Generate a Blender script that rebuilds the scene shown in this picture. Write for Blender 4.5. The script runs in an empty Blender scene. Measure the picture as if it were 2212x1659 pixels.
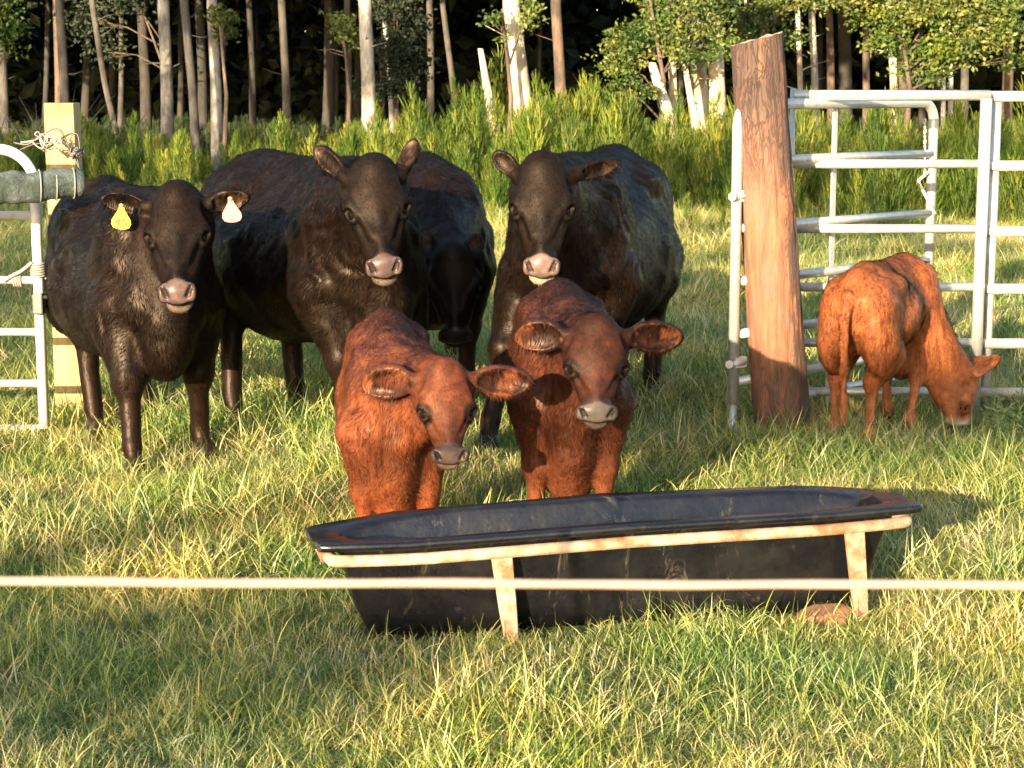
import bpy, bmesh, math, random
import numpy as np
from mathutils import Vector, Matrix
from mathutils.noise import noise as mnoise
random.seed(7); np.random.seed(7)
PI = math.pi
SC = bpy.context.scene
COL = SC.collection
def on(k): return True

# ------------------------------------------------------------------ camera, sky, sun, exposure
EYE, TILT, FPX, CX, CY = 1.65, 0.1561, 4000.0, 1106.0, 829.5
cam_d = bpy.data.cameras.new('camera'); cam = bpy.data.objects.new('camera', cam_d); COL.objects.link(cam)
cam.location = (0, 0, EYE); cam.rotation_euler = (PI/2 - TILT, 0, 0)
cam_d.sensor_width = 36.0; cam_d.lens = 36.0*FPX/2212.0
cam_d.clip_start = 0.1; cam_d.clip_end = 600
cam_d.dof.use_dof = True; cam_d.dof.focus_distance = 7.2; cam_d.dof.aperture_fstop = 12
SC.camera = cam
SUN_AZ, SUN_EL = math.radians(23.5), math.radians(11.5)     # light travels towards +Y, leaning to +X
LD = Vector((math.sin(SUN_AZ)*math.cos(SUN_EL), math.cos(SUN_AZ)*math.cos(SUN_EL), -math.sin(SUN_EL)))
w = bpy.data.worlds.new('World'); SC.world = w; w.use_nodes = True
nt = w.node_tree; bgn = nt.nodes['Background']
sky = nt.nodes.new('ShaderNodeTexSky'); sky.sky_type = 'NISHITA'; sky.sun_disc = False
sky.sun_elevation = SUN_EL; sky.sun_rotation = math.atan2(-LD.x, -LD.y)
nt.links.new(sky.outputs[0], bgn.inputs[0]); bgn.inputs[1].default_value = 0.125
sd = bpy.data.lights.new('sun', 'SUN'); sd.energy = 5.0; sd.angle = math.radians(0.5); sd.color = (1.0, 0.80, 0.54)
sun = bpy.data.objects.new('sun', sd); COL.objects.link(sun); sun.location = (-20, -40, 20)
sun.rotation_euler = LD.to_track_quat('-Z', 'Y').to_euler()
SC.view_settings.view_transform = 'Standard'; SC.view_settings.look = 'None'
SC.view_settings.gamma = 1.0; SC.view_settings.use_curve_mapping = False
SC.view_settings.exposure = 2.15
SC.cycles.max_bounces = 6; SC.cycles.diffuse_bounces = 3; SC.cycles.glossy_bounces = 2
SC.cycles.transmission_bounces = 3; SC.cycles.transparent_max_bounces = 4
SC.cycles.use_denoising = True
SC.render.use_persistent_data = False

# ------------------------------------------------------------------ helpers
def at(px, py, Y):
    """world point at distance Y along +Y seen in that direction (used to lay the place out from sight lines)"""
    b = -(py - CY); a = px - CX; c, s = math.cos(TILT), math.sin(TILT)
    dx, dy, dz = a, FPX*c + b*s, -FPX*s + b*c
    t = Y/dy
    return Vector((dx*t, Y, EYE + dz*t))
def tag(o, label=None, cat=None, group=None, kind=None):
    if label: o['label'] = label
    if cat: o['category'] = cat
    if group: o['group'] = group
    if kind: o['kind'] = kind
    return o
def empty(name, loc=(0, 0, 0), rz=0.0):
    o = bpy.data.objects.new(name, None); COL.objects.link(o); o.location = loc; o.rotation_euler.z = rz
    o.empty_display_size = 0.1
    return o
def link(name, me, mats, parent=None):
    o = bpy.data.objects.new(name, me); COL.objects.link(o)
    for m in (mats if isinstance(mats, (list, tuple)) else [mats]): me.materials.append(m)
    if parent: o.parent = parent
    return o
def mesh_np(name, V, Fc, smooth=True):
    """V (n,3); Fc (m,k) int, all same k"""
    V = np.asarray(V, np.float32); Fc = np.asarray(Fc, np.int32)
    me = bpy.data.meshes.new(name); k = Fc.shape[1]
    me.vertices.add(len(V)); me.vertices.foreach_set('co', V.ravel())
    me.loops.add(Fc.size); me.loops.foreach_set('vertex_index', Fc.ravel())
    me.polygons.add(len(Fc)); me.polygons.foreach_set('loop_start', np.arange(0, Fc.size, k, dtype=np.int32))
    me.polygons.foreach_set('use_smooth', np.full(len(Fc), smooth))
    me.update(calc_edges=True); me.validate(); return me
def setcol(me, name, C):
    a = me.color_attributes.new(name, 'FLOAT_COLOR', 'POINT')
    C = np.asarray(C, np.float32)
    if C.shape[1] == 3: C = np.concatenate([C, np.ones((len(C), 1), np.float32)], 1)
    a.data.foreach_set('color', C.ravel())
def setvec(me, name, N):
    a = me.attributes.new(name, 'FLOAT_VECTOR', 'POINT'); a.data.foreach_set('vector', np.asarray(N, np.float32).ravel())
def setflt(me, name, N):
    a = me.attributes.new(name, 'FLOAT', 'POINT'); a.data.foreach_set('value', np.asarray(N, np.float32).ravel())
class G:
    """collects shapes, builds one mesh"""
    def __init__(s): s.bm = bmesh.new()
    def tube(s, pts, r, n=12, caps=True):
        pts = [Vector(p) for p in pts]; rs = r if isinstance(r, (list, tuple)) else [r]*len(pts)
        rings = []; up = None
        for i, p in enumerate(pts):
            t = (pts[min(i+1, len(pts)-1)] - pts[max(i-1, 0)]).normalized()
            if up is None: up = Vector((0, 0, 1)) if abs(t.z) < .9 else Vector((0, 1, 0))
            u = (up - t*up.dot(t)).normalized(); v = t.cross(u); up = u
            rings.append([s.bm.verts.new(p + (u*math.cos(2*PI*k/n) + v*math.sin(2*PI*k/n))*rs[i]) for k in range(n)])
        for a, b in zip(rings, rings[1:]):
            for k in range(n):
                f = s.bm.faces.new((a[k], a[(k+1) % n], b[(k+1) % n], b[k])); f.smooth = True
        if caps: s.bm.faces.new(rings[0][::-1]); s.bm.faces.new(rings[-1])
        return s
    def box(s, c, sz, R=None, bevel=0.0):
        tmp = bmesh.new(); bmesh.ops.create_cube(tmp, size=1)
        for v in tmp.verts: v.co = Vector((v.co.x*sz[0], v.co.y*sz[1], v.co.z*sz[2]))
        if bevel: bmesh.ops.bevel(tmp, geom=tmp.edges[:], offset=bevel, segments=2, affect='EDGES', profile=.6)
        M = (R.to_4x4() if R else Matrix())
        M = Matrix.Translation(c) @ M
        bmesh.ops.transform(tmp, matrix=M, verts=tmp.verts)
        me = bpy.data.meshes.new('t'); tmp.to_mesh(me); tmp.free(); s.bm.from_mesh(me); bpy.data.meshes.remove(me)
        return s
    def build(s, name, m, parent=None):
        bmesh.ops.recalc_face_normals(s.bm, faces=s.bm.faces)
        me = bpy.data.meshes.new(name); s.bm.to_mesh(me); s.bm.free()
        return link(name, me, m, parent)
def ball(name, c, r, m, parent, sub=2):
    bm = bmesh.new(); bmesh.ops.create_icosphere(bm, subdivisions=sub, radius=r)
    for f in bm.faces: f.smooth = True
    bmesh.ops.translate(bm, verts=bm.verts, vec=Vector(c))
    me = bpy.data.meshes.new(name); bm.to_mesh(me); bm.free(); return link(name, me, m, parent)
# value noise in numpy
_g = np.random.RandomState(3).rand(32, 32, 32).astype(np.float32)*2-1
def vnoise(P, sc):
    Q = np.asarray(P, np.float32)/sc + 100.0
    i = np.floor(Q).astype(int); f = Q - i; f = f*f*(3-2*f); r = 0
    for a in (0, 1):
        for b in (0, 1):
            for c in (0, 1):
                wgt = (f[:, 0] if a else 1-f[:, 0])*(f[:, 1] if b else 1-f[:, 1])*(f[:, 2] if c else 1-f[:, 2])
                r = r + wgt*_g[(i[:, 0]+a) % 32, (i[:, 1]+b) % 32, (i[:, 2]+c) % 32]
    return r

# ------------------------------------------------------------------ material helper
class MT:
    def __init__(s, name):
        s.m = bpy.data.materials.new(name); s.m.use_nodes = True; s.t = s.m.node_tree; s.p = s.t.nodes['Principled BSDF']
        s.out = s.t.nodes['Material Output']
    def n(s, kind, **kw):
        nd = s.t.nodes.new('ShaderNode'+kind)
        for k, v in kw.items():
            if hasattr(nd, k) and not k.startswith('i_'): setattr(nd, k, v)
        return nd
    def l(s, a, b): s.t.links.new(a, b)
    def coord(s, scale=(1, 1, 1), kind='Object'):
        c = s.n('TexCoord'); mp = s.n('Mapping'); mp.inputs['Scale'].default_value = scale
        s.l(c.outputs[kind], mp.inputs[0]); return mp.outputs[0]
    def noise(s, vec, scale, detail=4, rough=.6, dist=0.0):
        q = s.n('TexNoise'); q.inputs['Scale'].default_value = scale; q.inputs['Detail'].default_value = detail
        q.inputs['Roughness'].default_value = rough; q.inputs['Distortion'].default_value = dist
        if vec is not None: s.l(vec, q.inputs['Vector'])
        return q.outputs['Fac']
    def ramp(s, fac, stops):
        r = s.n('ValToRGB'); e = r.color_ramp.elements
        while len(e) < len(stops): e.new(.5)
        for k, (p, c) in enumerate(stops):
            e[k].position = p; e[k].color = (c, c, c, 1) if isinstance(c, (int, float)) else (*c, 1)
        s.l(fac, r.inputs[0]); return r.outputs[0]
    def mix(s, a, b, fac, mode='MIX'):
        x = s.n('Mix'); x.data_type = 'RGBA'; x.blend_type = mode
        for v, k in ((a, 6), (b, 7)):
            if isinstance(v, tuple): x.inputs[k].default_value = (*v, 1)
            else: s.l(v, x.inputs[k])
        if isinstance(fac, (int, float)): x.inputs[0].default_value = fac
        else: s.l(fac, x.inputs[0])
        return x.outputs[2]
    def attr(s, name, out='Color'):
        a = s.n('Attribute'); a.attribute_name = name; return a.outputs[out]
    def bump(s, h, strength, dist=.01, normal=None):
        b = s.n('Bump'); b.inputs['Strength'].default_value = strength; b.inputs['Distance'].default_value = dist
        s.l(h, b.inputs['Height'])
        if normal is not None: s.l(normal, b.inputs['Normal'])
        s.l(b.outputs[0], s.p.inputs['Normal']); return b.outputs[0]
    def col(s, c):
        if isinstance(c, tuple): s.p.inputs['Base Color'].default_value = (*c, 1)
        else: s.l(c, s.p.inputs['Base Color'])
    def set(s, **kw):
        for k, v in kw.items():
            i = s.p.inputs[k.replace('_', ' ')]
            if isinstance(v, (int, float, tuple)): i.default_value = v
            else: s.l(v, i)
        return s
def leafmat(name, cols, trans=.35, rough=.55, attr='tint', inst=True):
    m = MT(name); m.set(Roughness=rough)
    t = m.attr(attr, 'Fac')
    if inst:
        oi = m.n('ObjectInfo'); mm = m.n('Math'); mm.operation = 'MULTIPLY_ADD'; m.l(oi.outputs['Random'], mm.inputs[0]); mm.inputs[1].default_value = .5
        m.l(t, mm.inputs[2]); t2 = m.n('Math'); t2.operation = 'SUBTRACT'; m.l(mm.outputs[0], t2.inputs[0]); t2.inputs[1].default_value = .25
        t = t2.outputs[0]
    c = m.ramp(t, cols)
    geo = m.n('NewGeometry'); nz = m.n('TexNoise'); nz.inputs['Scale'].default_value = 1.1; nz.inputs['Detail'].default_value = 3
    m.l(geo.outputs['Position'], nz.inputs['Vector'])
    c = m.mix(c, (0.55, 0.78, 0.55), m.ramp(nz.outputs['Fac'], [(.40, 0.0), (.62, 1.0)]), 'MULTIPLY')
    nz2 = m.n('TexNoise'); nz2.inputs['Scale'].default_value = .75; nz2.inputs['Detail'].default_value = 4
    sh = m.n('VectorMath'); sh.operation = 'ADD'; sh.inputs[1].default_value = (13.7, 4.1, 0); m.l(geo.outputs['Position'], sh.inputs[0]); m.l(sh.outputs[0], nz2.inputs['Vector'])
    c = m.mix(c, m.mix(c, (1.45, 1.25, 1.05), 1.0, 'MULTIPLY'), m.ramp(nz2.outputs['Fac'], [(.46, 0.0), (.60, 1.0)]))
    m.col(c)
    tr = m.n('BsdfTranslucent'); m.l(c, tr.inputs[0]); mx = m.n('MixShader'); mx.inputs[0].default_value = trans
    m.l(m.p.outputs[0], mx.inputs[1]); m.l(tr.outputs[0], mx.inputs[2]); m.l(mx.outputs[0], m.out.inputs[0])
    return m.m

# ================================================================== SETTING
def make_ground():
    m = MT('meadow_soil'); v = m.coord((1, 1, 1))
    c = m.mix((.045, .065, .018), (.09, .11, .028), m.ramp(m.noise(v, 1.3, 6), [(.35, 0.), (.7, 1.)]))
    c = m.mix(c, (.12, .10, .045), m.ramp(m.noise(v, 9, 5), [(.52, 0.), (.72, .8)]))
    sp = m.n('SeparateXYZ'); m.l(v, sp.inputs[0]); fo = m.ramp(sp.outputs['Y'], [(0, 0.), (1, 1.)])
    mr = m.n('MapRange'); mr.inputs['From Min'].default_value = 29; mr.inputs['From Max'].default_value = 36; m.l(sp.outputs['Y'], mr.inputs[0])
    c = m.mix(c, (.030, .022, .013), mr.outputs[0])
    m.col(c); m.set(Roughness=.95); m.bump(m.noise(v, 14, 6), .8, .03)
    bm = bmesh.new()
    xs = [-260, -120, -60, -30] + [x*1.0 for x in range(-18, 19)] + [30, 60, 120, 260]
    ys = [-260, -120, -60, -20, -5, 0] + [y*.8 for y in range(2, 70)] + [70, 100, 160, 300, 500]
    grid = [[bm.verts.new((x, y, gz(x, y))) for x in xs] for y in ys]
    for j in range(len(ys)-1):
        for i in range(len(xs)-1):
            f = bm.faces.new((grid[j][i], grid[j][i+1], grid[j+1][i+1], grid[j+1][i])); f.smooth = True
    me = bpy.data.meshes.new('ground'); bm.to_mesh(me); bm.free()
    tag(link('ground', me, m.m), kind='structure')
def gz(x, y):
    if y < 2 or abs(x) > 18: return 0.0
    return 0.025*mnoise(Vector((x*.5, y*.5, 0.3)))

# ---- instanced vegetation ("stuff") : points carry scale / rotation / variant
def scatter(name, pts, scl, rot, idx, variants, mat, label, cat, tilt=None):
    """pts (n,3); variants list of meshes -> collection not linked to the scene"""
    vc = bpy.data.collections.new(name+'_variants')
    for k, me in enumerate(variants):
        me.materials.append(mat); o = bpy.data.objects.new(name+'_plant_%02d' % k, me); vc.objects.link(o)
    me = bpy.data.meshes.new(name); me.vertices.add(len(pts)); me.vertices.foreach_set('co', np.asarray(pts, np.float32).ravel())
    setflt(me, 'scl', scl)
    R = np.zeros((len(pts), 3), np.float32); R[:, 2] = rot
    if tilt is not None: R[:, 0] = tilt[:, 0]; R[:, 1] = tilt[:, 1]
    setvec(me, 'rot', R)
    a = me.attributes.new('idx', 'INT', 'POINT'); a.data.foreach_set('value', np.asarray(idx, np.int32))
    o = link(name, me, mat); tag(o, label, cat, kind='stuff')
    g = bpy.data.node_groups.new(name+'_nodes', 'GeometryNodeTree')
    g.interface.new_socket('Geometry', in_out='INPUT', socket_type='NodeSocketGeometry')
    g.interface.new_socket('Geometry', in_out='OUTPUT', socket_type='NodeSocketGeometry')
    N = g.nodes; L = g.links
    gi = N.new('NodeGroupInput'); go = N.new('NodeGroupOutput'); ci = N.new('GeometryNodeCollectionInfo')
    ci.inputs[0].default_value = vc; ci.inputs['Separate Children'].default_value = True; ci.inputs['Reset Children'].default_value = True
    ip = N.new('GeometryNodeInstanceOnPoints'); ip.inputs['Pick Instance'].default_value = True
    def na(nm, dt):
        q = N.new('GeometryNodeInputNamedAttribute'); q.data_type = dt; q.inputs[0].default_value = nm; return q.outputs[0]
    L.new(gi.outputs[0], ip.inputs['Points']); L.new(ci.outputs[0], ip.inputs['Instance'])
    L.new(na('idx', 'INT'), ip.inputs['Instance Index']); L.new(na('rot', 'FLOAT_VECTOR'), ip.inputs['Rotation'])
    L.new(na('scl', 'FLOAT'), ip.inputs['Scale']); L.new(ip.outputs[0], go.inputs[0])
    md = o.modifiers.new('scatter', 'NODES'); md.node_group = g
    return o
def blades(name, n, rad, len_rng, wid, lean=.5, seg=3, droop=.5, seedk=0):
    rs = np.random.RandomState(seedk); V = []; Fq = []; T = []
    for i in range(n):
        a = rs.rand()*2*PI; r = rad*math.sqrt(rs.rand()); b = np.array((math.cos(a)*r, math.sin(a)*r, -.01))
        L = rs.uniform(*len_rng); wd = wid*rs.uniform(.6, 1.3)
        d = rs.rand()*2*PI; hd = np.array((math.cos(d), math.sin(d), 0)); ln = lean*rs.rand()**.8
        fa = rs.rand()*2*PI; sd_ = np.array((math.cos(fa), math.sin(fa), 0))
        base = len(V); t = rs.rand(); p = b.copy(); ang = ln
        dr = droop*rs.rand()
        for s_ in range(seg+1):
            f = s_/seg; ww = wd*(1-f**1.7)*.5 + .0002
            V.append(p - sd_*ww); V.append(p + sd_*ww); T += [t, t]
            ang2 = ang + dr*f*1.8
            p = p + (hd*math.sin(ang2) + np.array((0, 0, 1))*math.cos(ang2))*L/seg
        for s_ in range(seg): Fq.append((base+2*s_, base+2*s_+1, base+2*s_+3, base+2*s_+2))
    me = mesh_np(name, V, Fq, False); setflt(me, 'tint', T); return me
def weedmesh(name, h, seedk, dens=170):
    """upright feathery weed: stem with fine ascending leaves"""
    rs = np.random.RandomState(seedk); V = []; Fq = []; T = []
    ns = rs.randint(2, 4)
    for s_ in range(ns):
        hh = h*rs.uniform(.7, 1.0); a0 = rs.rand()*2*PI; lean = rs.uniform(0, .14); off = np.array((rs.uniform(-.1, .1), rs.uniform(-.1, .1), 0))
        ax = np.array((math.cos(a0)*lean, math.sin(a0)*lean, 1)); base = len(V)
        for f in (0, 1):
            p = off + ax*hh*f; V += [p-(.005, 0, 0), p+(.005, 0, 0)]; T += [.2, .2]
        Fq.append((base, base+1, base+3, base+2))
        for k in range(dens):
            f = .12 + .9*rs.rand()**.8; p = off + ax*hh*f; a = rs.rand()*2*PI
            spread = .17*math.sin(min(1, f)*PI*.85+.25)
            L = rs.uniform(.07, .19)*(1.15-f*.5); d = np.array((math.cos(a), math.sin(a), 0))
            p = p + d*spread*rs.rand()
            dv = d*rs.uniform(.2, .7) + np.array((0, 0, 1)); dv /= np.linalg.norm(dv)
            sd_ = np.cross(dv, d+np.array((.3, .1, 0))*rs.randn()); sd_ /= np.linalg.norm(sd_)+1e-6; ww = rs.uniform(.007, .018)
            base = len(V); t = rs.rand()*.7 + .3*f
            V += [p-sd_*ww*.5, p+sd_*ww*.5, p+dv*L+sd_*ww*.15, p+dv*L-sd_*ww*.15]; T += [t]*4
            Fq.append((base, base+1, base+2, base+3))
    me = mesh_np(name, V, Fq, False); setflt(me, 'tint', T); return me

def make_grass():
    rs = np.random.RandomState(11)
    m = leafmat('grass_blade', [(0, (.060, .108, .026)), (.25, (.122, .178, .036)), (.49, (.25, .272, .056)), (.70, (.45, .40, .135)), (1, (.66, .55, .32))], .36, .45)
    va = []
    for k in range(6): va.append(blades('grass_tuft', 50, .11, (.045, .12), .0042, 1.35, 4, 1.3, k))
    for k in range(3): va.append(blades('grass_tuft', 24, .08, (.10, .20), .0048, .95, 5, 1.2, 20+k))
    for k in range(2): va.append(blades('grass_straw', 10, .07, (.14, .27), .0030, 1.0, 5, 1.0, 40+k))
    P = []; S = []; I = []
    def zone(y0, y1, dens, sc, marg):
        area = 0
        n = int(dens*(y1-y0)*(.62*(y0+y1)*.5+2*marg))
        y = rs.uniform(y0, y1, n*2); x = rs.uniform(-1, 1, n*2)*(.31*y1+marg)
        ok = np.abs(x) < .31*y+marg; x, y = x[ok], y[ok]
        pn = vnoise(np.stack([x, y, x*0], 1), .55) + .5*vnoise(np.stack([x, y, x*0+5], 1), .2)
        for a, b, q in zip(x, y, pn):
            if trough_inside(a, b): continue
            P.append((a, b, gz(a, b)))
            z = rs.rand(); big = q > .15
            i = rs.randint(0, 6) if z < (.50 if big else .74) else (rs.randint(6, 9) if z < .94 else rs.randint(9, 11))
            if -2.4 < a < -.9 and 7.1 < b < 8.3: S_k = .66
            else: S_k = 1.0
            ku, kv = trough_uv(a, b); near = abs(ku) < 1.15 and -.75 < kv < .6
            I.append(i if not near or rs.rand() < .35 else rs.randint(0, 6)); S.append(S_k*sc*rs.uniform(.7, 1.15)*(1+.35*q)*((.92 if (-.45 < kv < -.1) else .9) if near else 1.0))
    zone(3.6, 6.0, 330, .80, .7); zone(6.0, 8.5, 240, 1.12, .7); zone(8.5, 12, 140, 1.28, .8); zone(12, 18, 100, 1.25, 1.0); zone(18, 31, 52, 1.5, 1.5)
    zone(1.0, 3.6, 60, 1.0, 1.5)
    n = len(P); tl = rs.randn(n, 2)*.12
    scatter('grass', P, S, rs.rand(n)*2*PI, I, va, m, 'mixed green and straw coloured pasture grass all over the meadow', 'grass', tl)
    print('grass tufts', n)
def weed_near(x): return 24.5 - .55*max(-6, min(6, x)) + 2.0*mnoise(Vector((x*.45, 3.1, 0)))
def make_weeds():
    rs = np.random.RandomState(5)
    m = leafmat('weed_leaf', [(0, (.024, .052, .009)), (.35, (.070, .120, .016)), (.65, (.15, .19, .028)), (1, (.33, .32, .060))], .48, .6)
    va = [weedmesh('weed_plant', 1.0, 100+k) for k in range(7)]
    P = []; S = []; I = []
    for _ in range(3400):
        y = rs.uniform(20, 37); x = rs.uniform(-1, 1)*(.31*y+3)
        yn = weed_near(x)
        if y < yn + rs.rand()**2*1.5:
            if y > yn-3.5 and rs.rand() < .16: P.append((x, y, 0)); S.append(rs.uniform(.15, .45)); I.append(rs.randint(0, 7))
            continue
        # middle hump is tallest, left lowest
        hump = 1.0 + .52*math.exp(-((x-.2)/1.9)**2) + .12*(x > 3) - .15*(x < -3.2)
        cl = .5+.9*mnoise(Vector((x*1.3, y*.9, 4)))
        if rs.rand() > .30+.8*cl: continue
        h = hump*(.34+.80*rs.rand()**1.5)*(.66+.6*cl) * (.75 + .35*min(1, (y-yn)/3)) * (1+.28*mnoise(Vector((x*.7, y*.4, 1))))
        P.append((x, y, 0)); S.append(h); I.append(rs.randint(0, 7))
    n = len(P)
    scatter('tall_weeds', P, S, rs.rand(n)*2*PI, I, va, m, 'belt of tall feathery green weeds between the pasture and the wood', 'weeds', rs.randn(n, 2)*.06)
    # forest floor brush, low and dark
    P = []; S = []; I = []
    for _ in range(1500):
        y = rs.uniform(37, 62); x = rs.uniform(-1, 1)*(.31*y+3)
        P.append((x, y, 0)); S.append(rs.uniform(.5, 1.1)); I.append(rs.randint(0, 7))
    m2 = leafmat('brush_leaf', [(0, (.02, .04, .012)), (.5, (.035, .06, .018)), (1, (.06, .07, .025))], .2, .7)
    va2 = [weedmesh('brush_plant', 1.0, 200+k, 110) for k in range(4)]
    scatter('forest_brush', P, S, rs.rand(len(P))*2*PI, [i % 4 for i in I], va2, m2, 'low dark brush on the floor of the wood', 'brush', rs.randn(len(P), 2)*.15)

def leafcloud(blobs, nleaf, size, seedk, twigs=60, sig=.13):
    """leaf quads in sub-clumps through several blobs (cx,cy,cz,rx,ry,rz)"""
    rs = np.random.RandomState(seedk); B = np.array(blobs, float)
    vol = (B[:, 3]*B[:, 4]*B[:, 5])**.66; pr = vol/vol.sum()
    bi = rs.choice(len(B), twigs, p=pr); d = rs.randn(twigs, 3); d /= np.linalg.norm(d, axis=1)[:, None]
    rr = rs.rand(twigs)**.45*rs.uniform(.75, 1.15, twigs)
    tw = B[bi, :3] + d*rr[:, None]*B[bi, 3:]
    k = rs.randint(0, twigs, nleaf); sg = sig*rs.uniform(.5, 1.4, twigs)
    c = tw[k] + rs.randn(nleaf, 3)*sg[k][:, None]*np.array((1.2, 1.2, .75))
    n = rs.randn(nleaf, 3) + np.array((0, -.25, .5)); n /= np.linalg.norm(n, axis=1)[:, None]
    u = np.cross(n, rs.randn(nleaf, 3)); u /= np.linalg.norm(u, axis=1)[:, None]; v = np.cross(n, u)
    s = size*rs.uniform(.6, 1.3, nleaf)[:, None]
    # leaf = pointed 5-vert shape as 2 tris+quad -> use 2 quads folded along the midrib
    a = c - u*s*.5; b = c + u*s*.55; l = c + v*s*.3 + n*s*.08; r = c - v*s*.3 + n*s*.08
    V = np.stack([a, l, b, r], 1).reshape(-1, 3); F4 = np.arange(nleaf*4).reshape(-1, 4)
    tt = (rs.rand(twigs)[k]*.6 + rs.rand(nleaf)*.4)
    return V, F4, np.repeat(tt, 4)
def bark(name, c1, c2, c3, patch=.0, sc=1.0):
    m = MT(name); v = m.coord((1*sc, 1*sc, .16*sc)); v2 = m.coord((1, 1, .6))
    oi = m.n('ObjectInfo')
    add = m.n('VectorMath'); add.operation = 'ADD'; m.l(v, add.inputs[0]); m.l(oi.outputs['Random'], add.inputs[1])
    f1 = m.noise(add.outputs[0], 26, 6, .65); add2 = m.n('VectorMath'); add2.operation = 'ADD'; m.l(v2, add2.inputs[0]); m.l(oi.outputs['Location'], add2.inputs[1])
    f2 = m.noise(add2.outputs[0], 3.2, 5, .6)
    c = m.mix(c1, c2, m.ramp(f1, [(.38, 0.), (.62, 1.)])); c = m.mix(c, c3, m.ramp(f2, [(.48, 0.), (.60, .85)]))
    m.col(c); m.set(Roughness=.9); m.bump(f1, .9, .03); return m.m
def trunkmesh(pts, rs_, n=10, seedk=0):
    """pts list of Vector, radii; lumpy"""
    r0 = random.Random(seedk); V = []; F4 = []
    P = []
    m_ = 14
    for k in range(m_+1):
        f = k/m_*(len(pts)-1); i = min(int(f), len(pts)-2); t = f-i
        P.append((pts[i].lerp(pts[i+1], t), rs_[i]*(1-t)+rs_[i+1]*t))
    for k, (p, r) in enumerate(P):
        for j in range(n):
            a = 2*PI*j/n; q = 1+.10*mnoise(Vector((math.cos(a)*1.3+seedk, math.sin(a)*1.3, p.z*1.1)))
            V.append((p.x+math.cos(a)*r*q, p.y+math.sin(a)*r*q, p.z))
    for k in range(m_):
        for j in range(n): F4.append((k*n+j, k*n+(j+1) % n, (k+1)*n+(j+1) % n, (k+1)*n+j))
    return mesh_np('trunk', V, F4)
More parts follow.
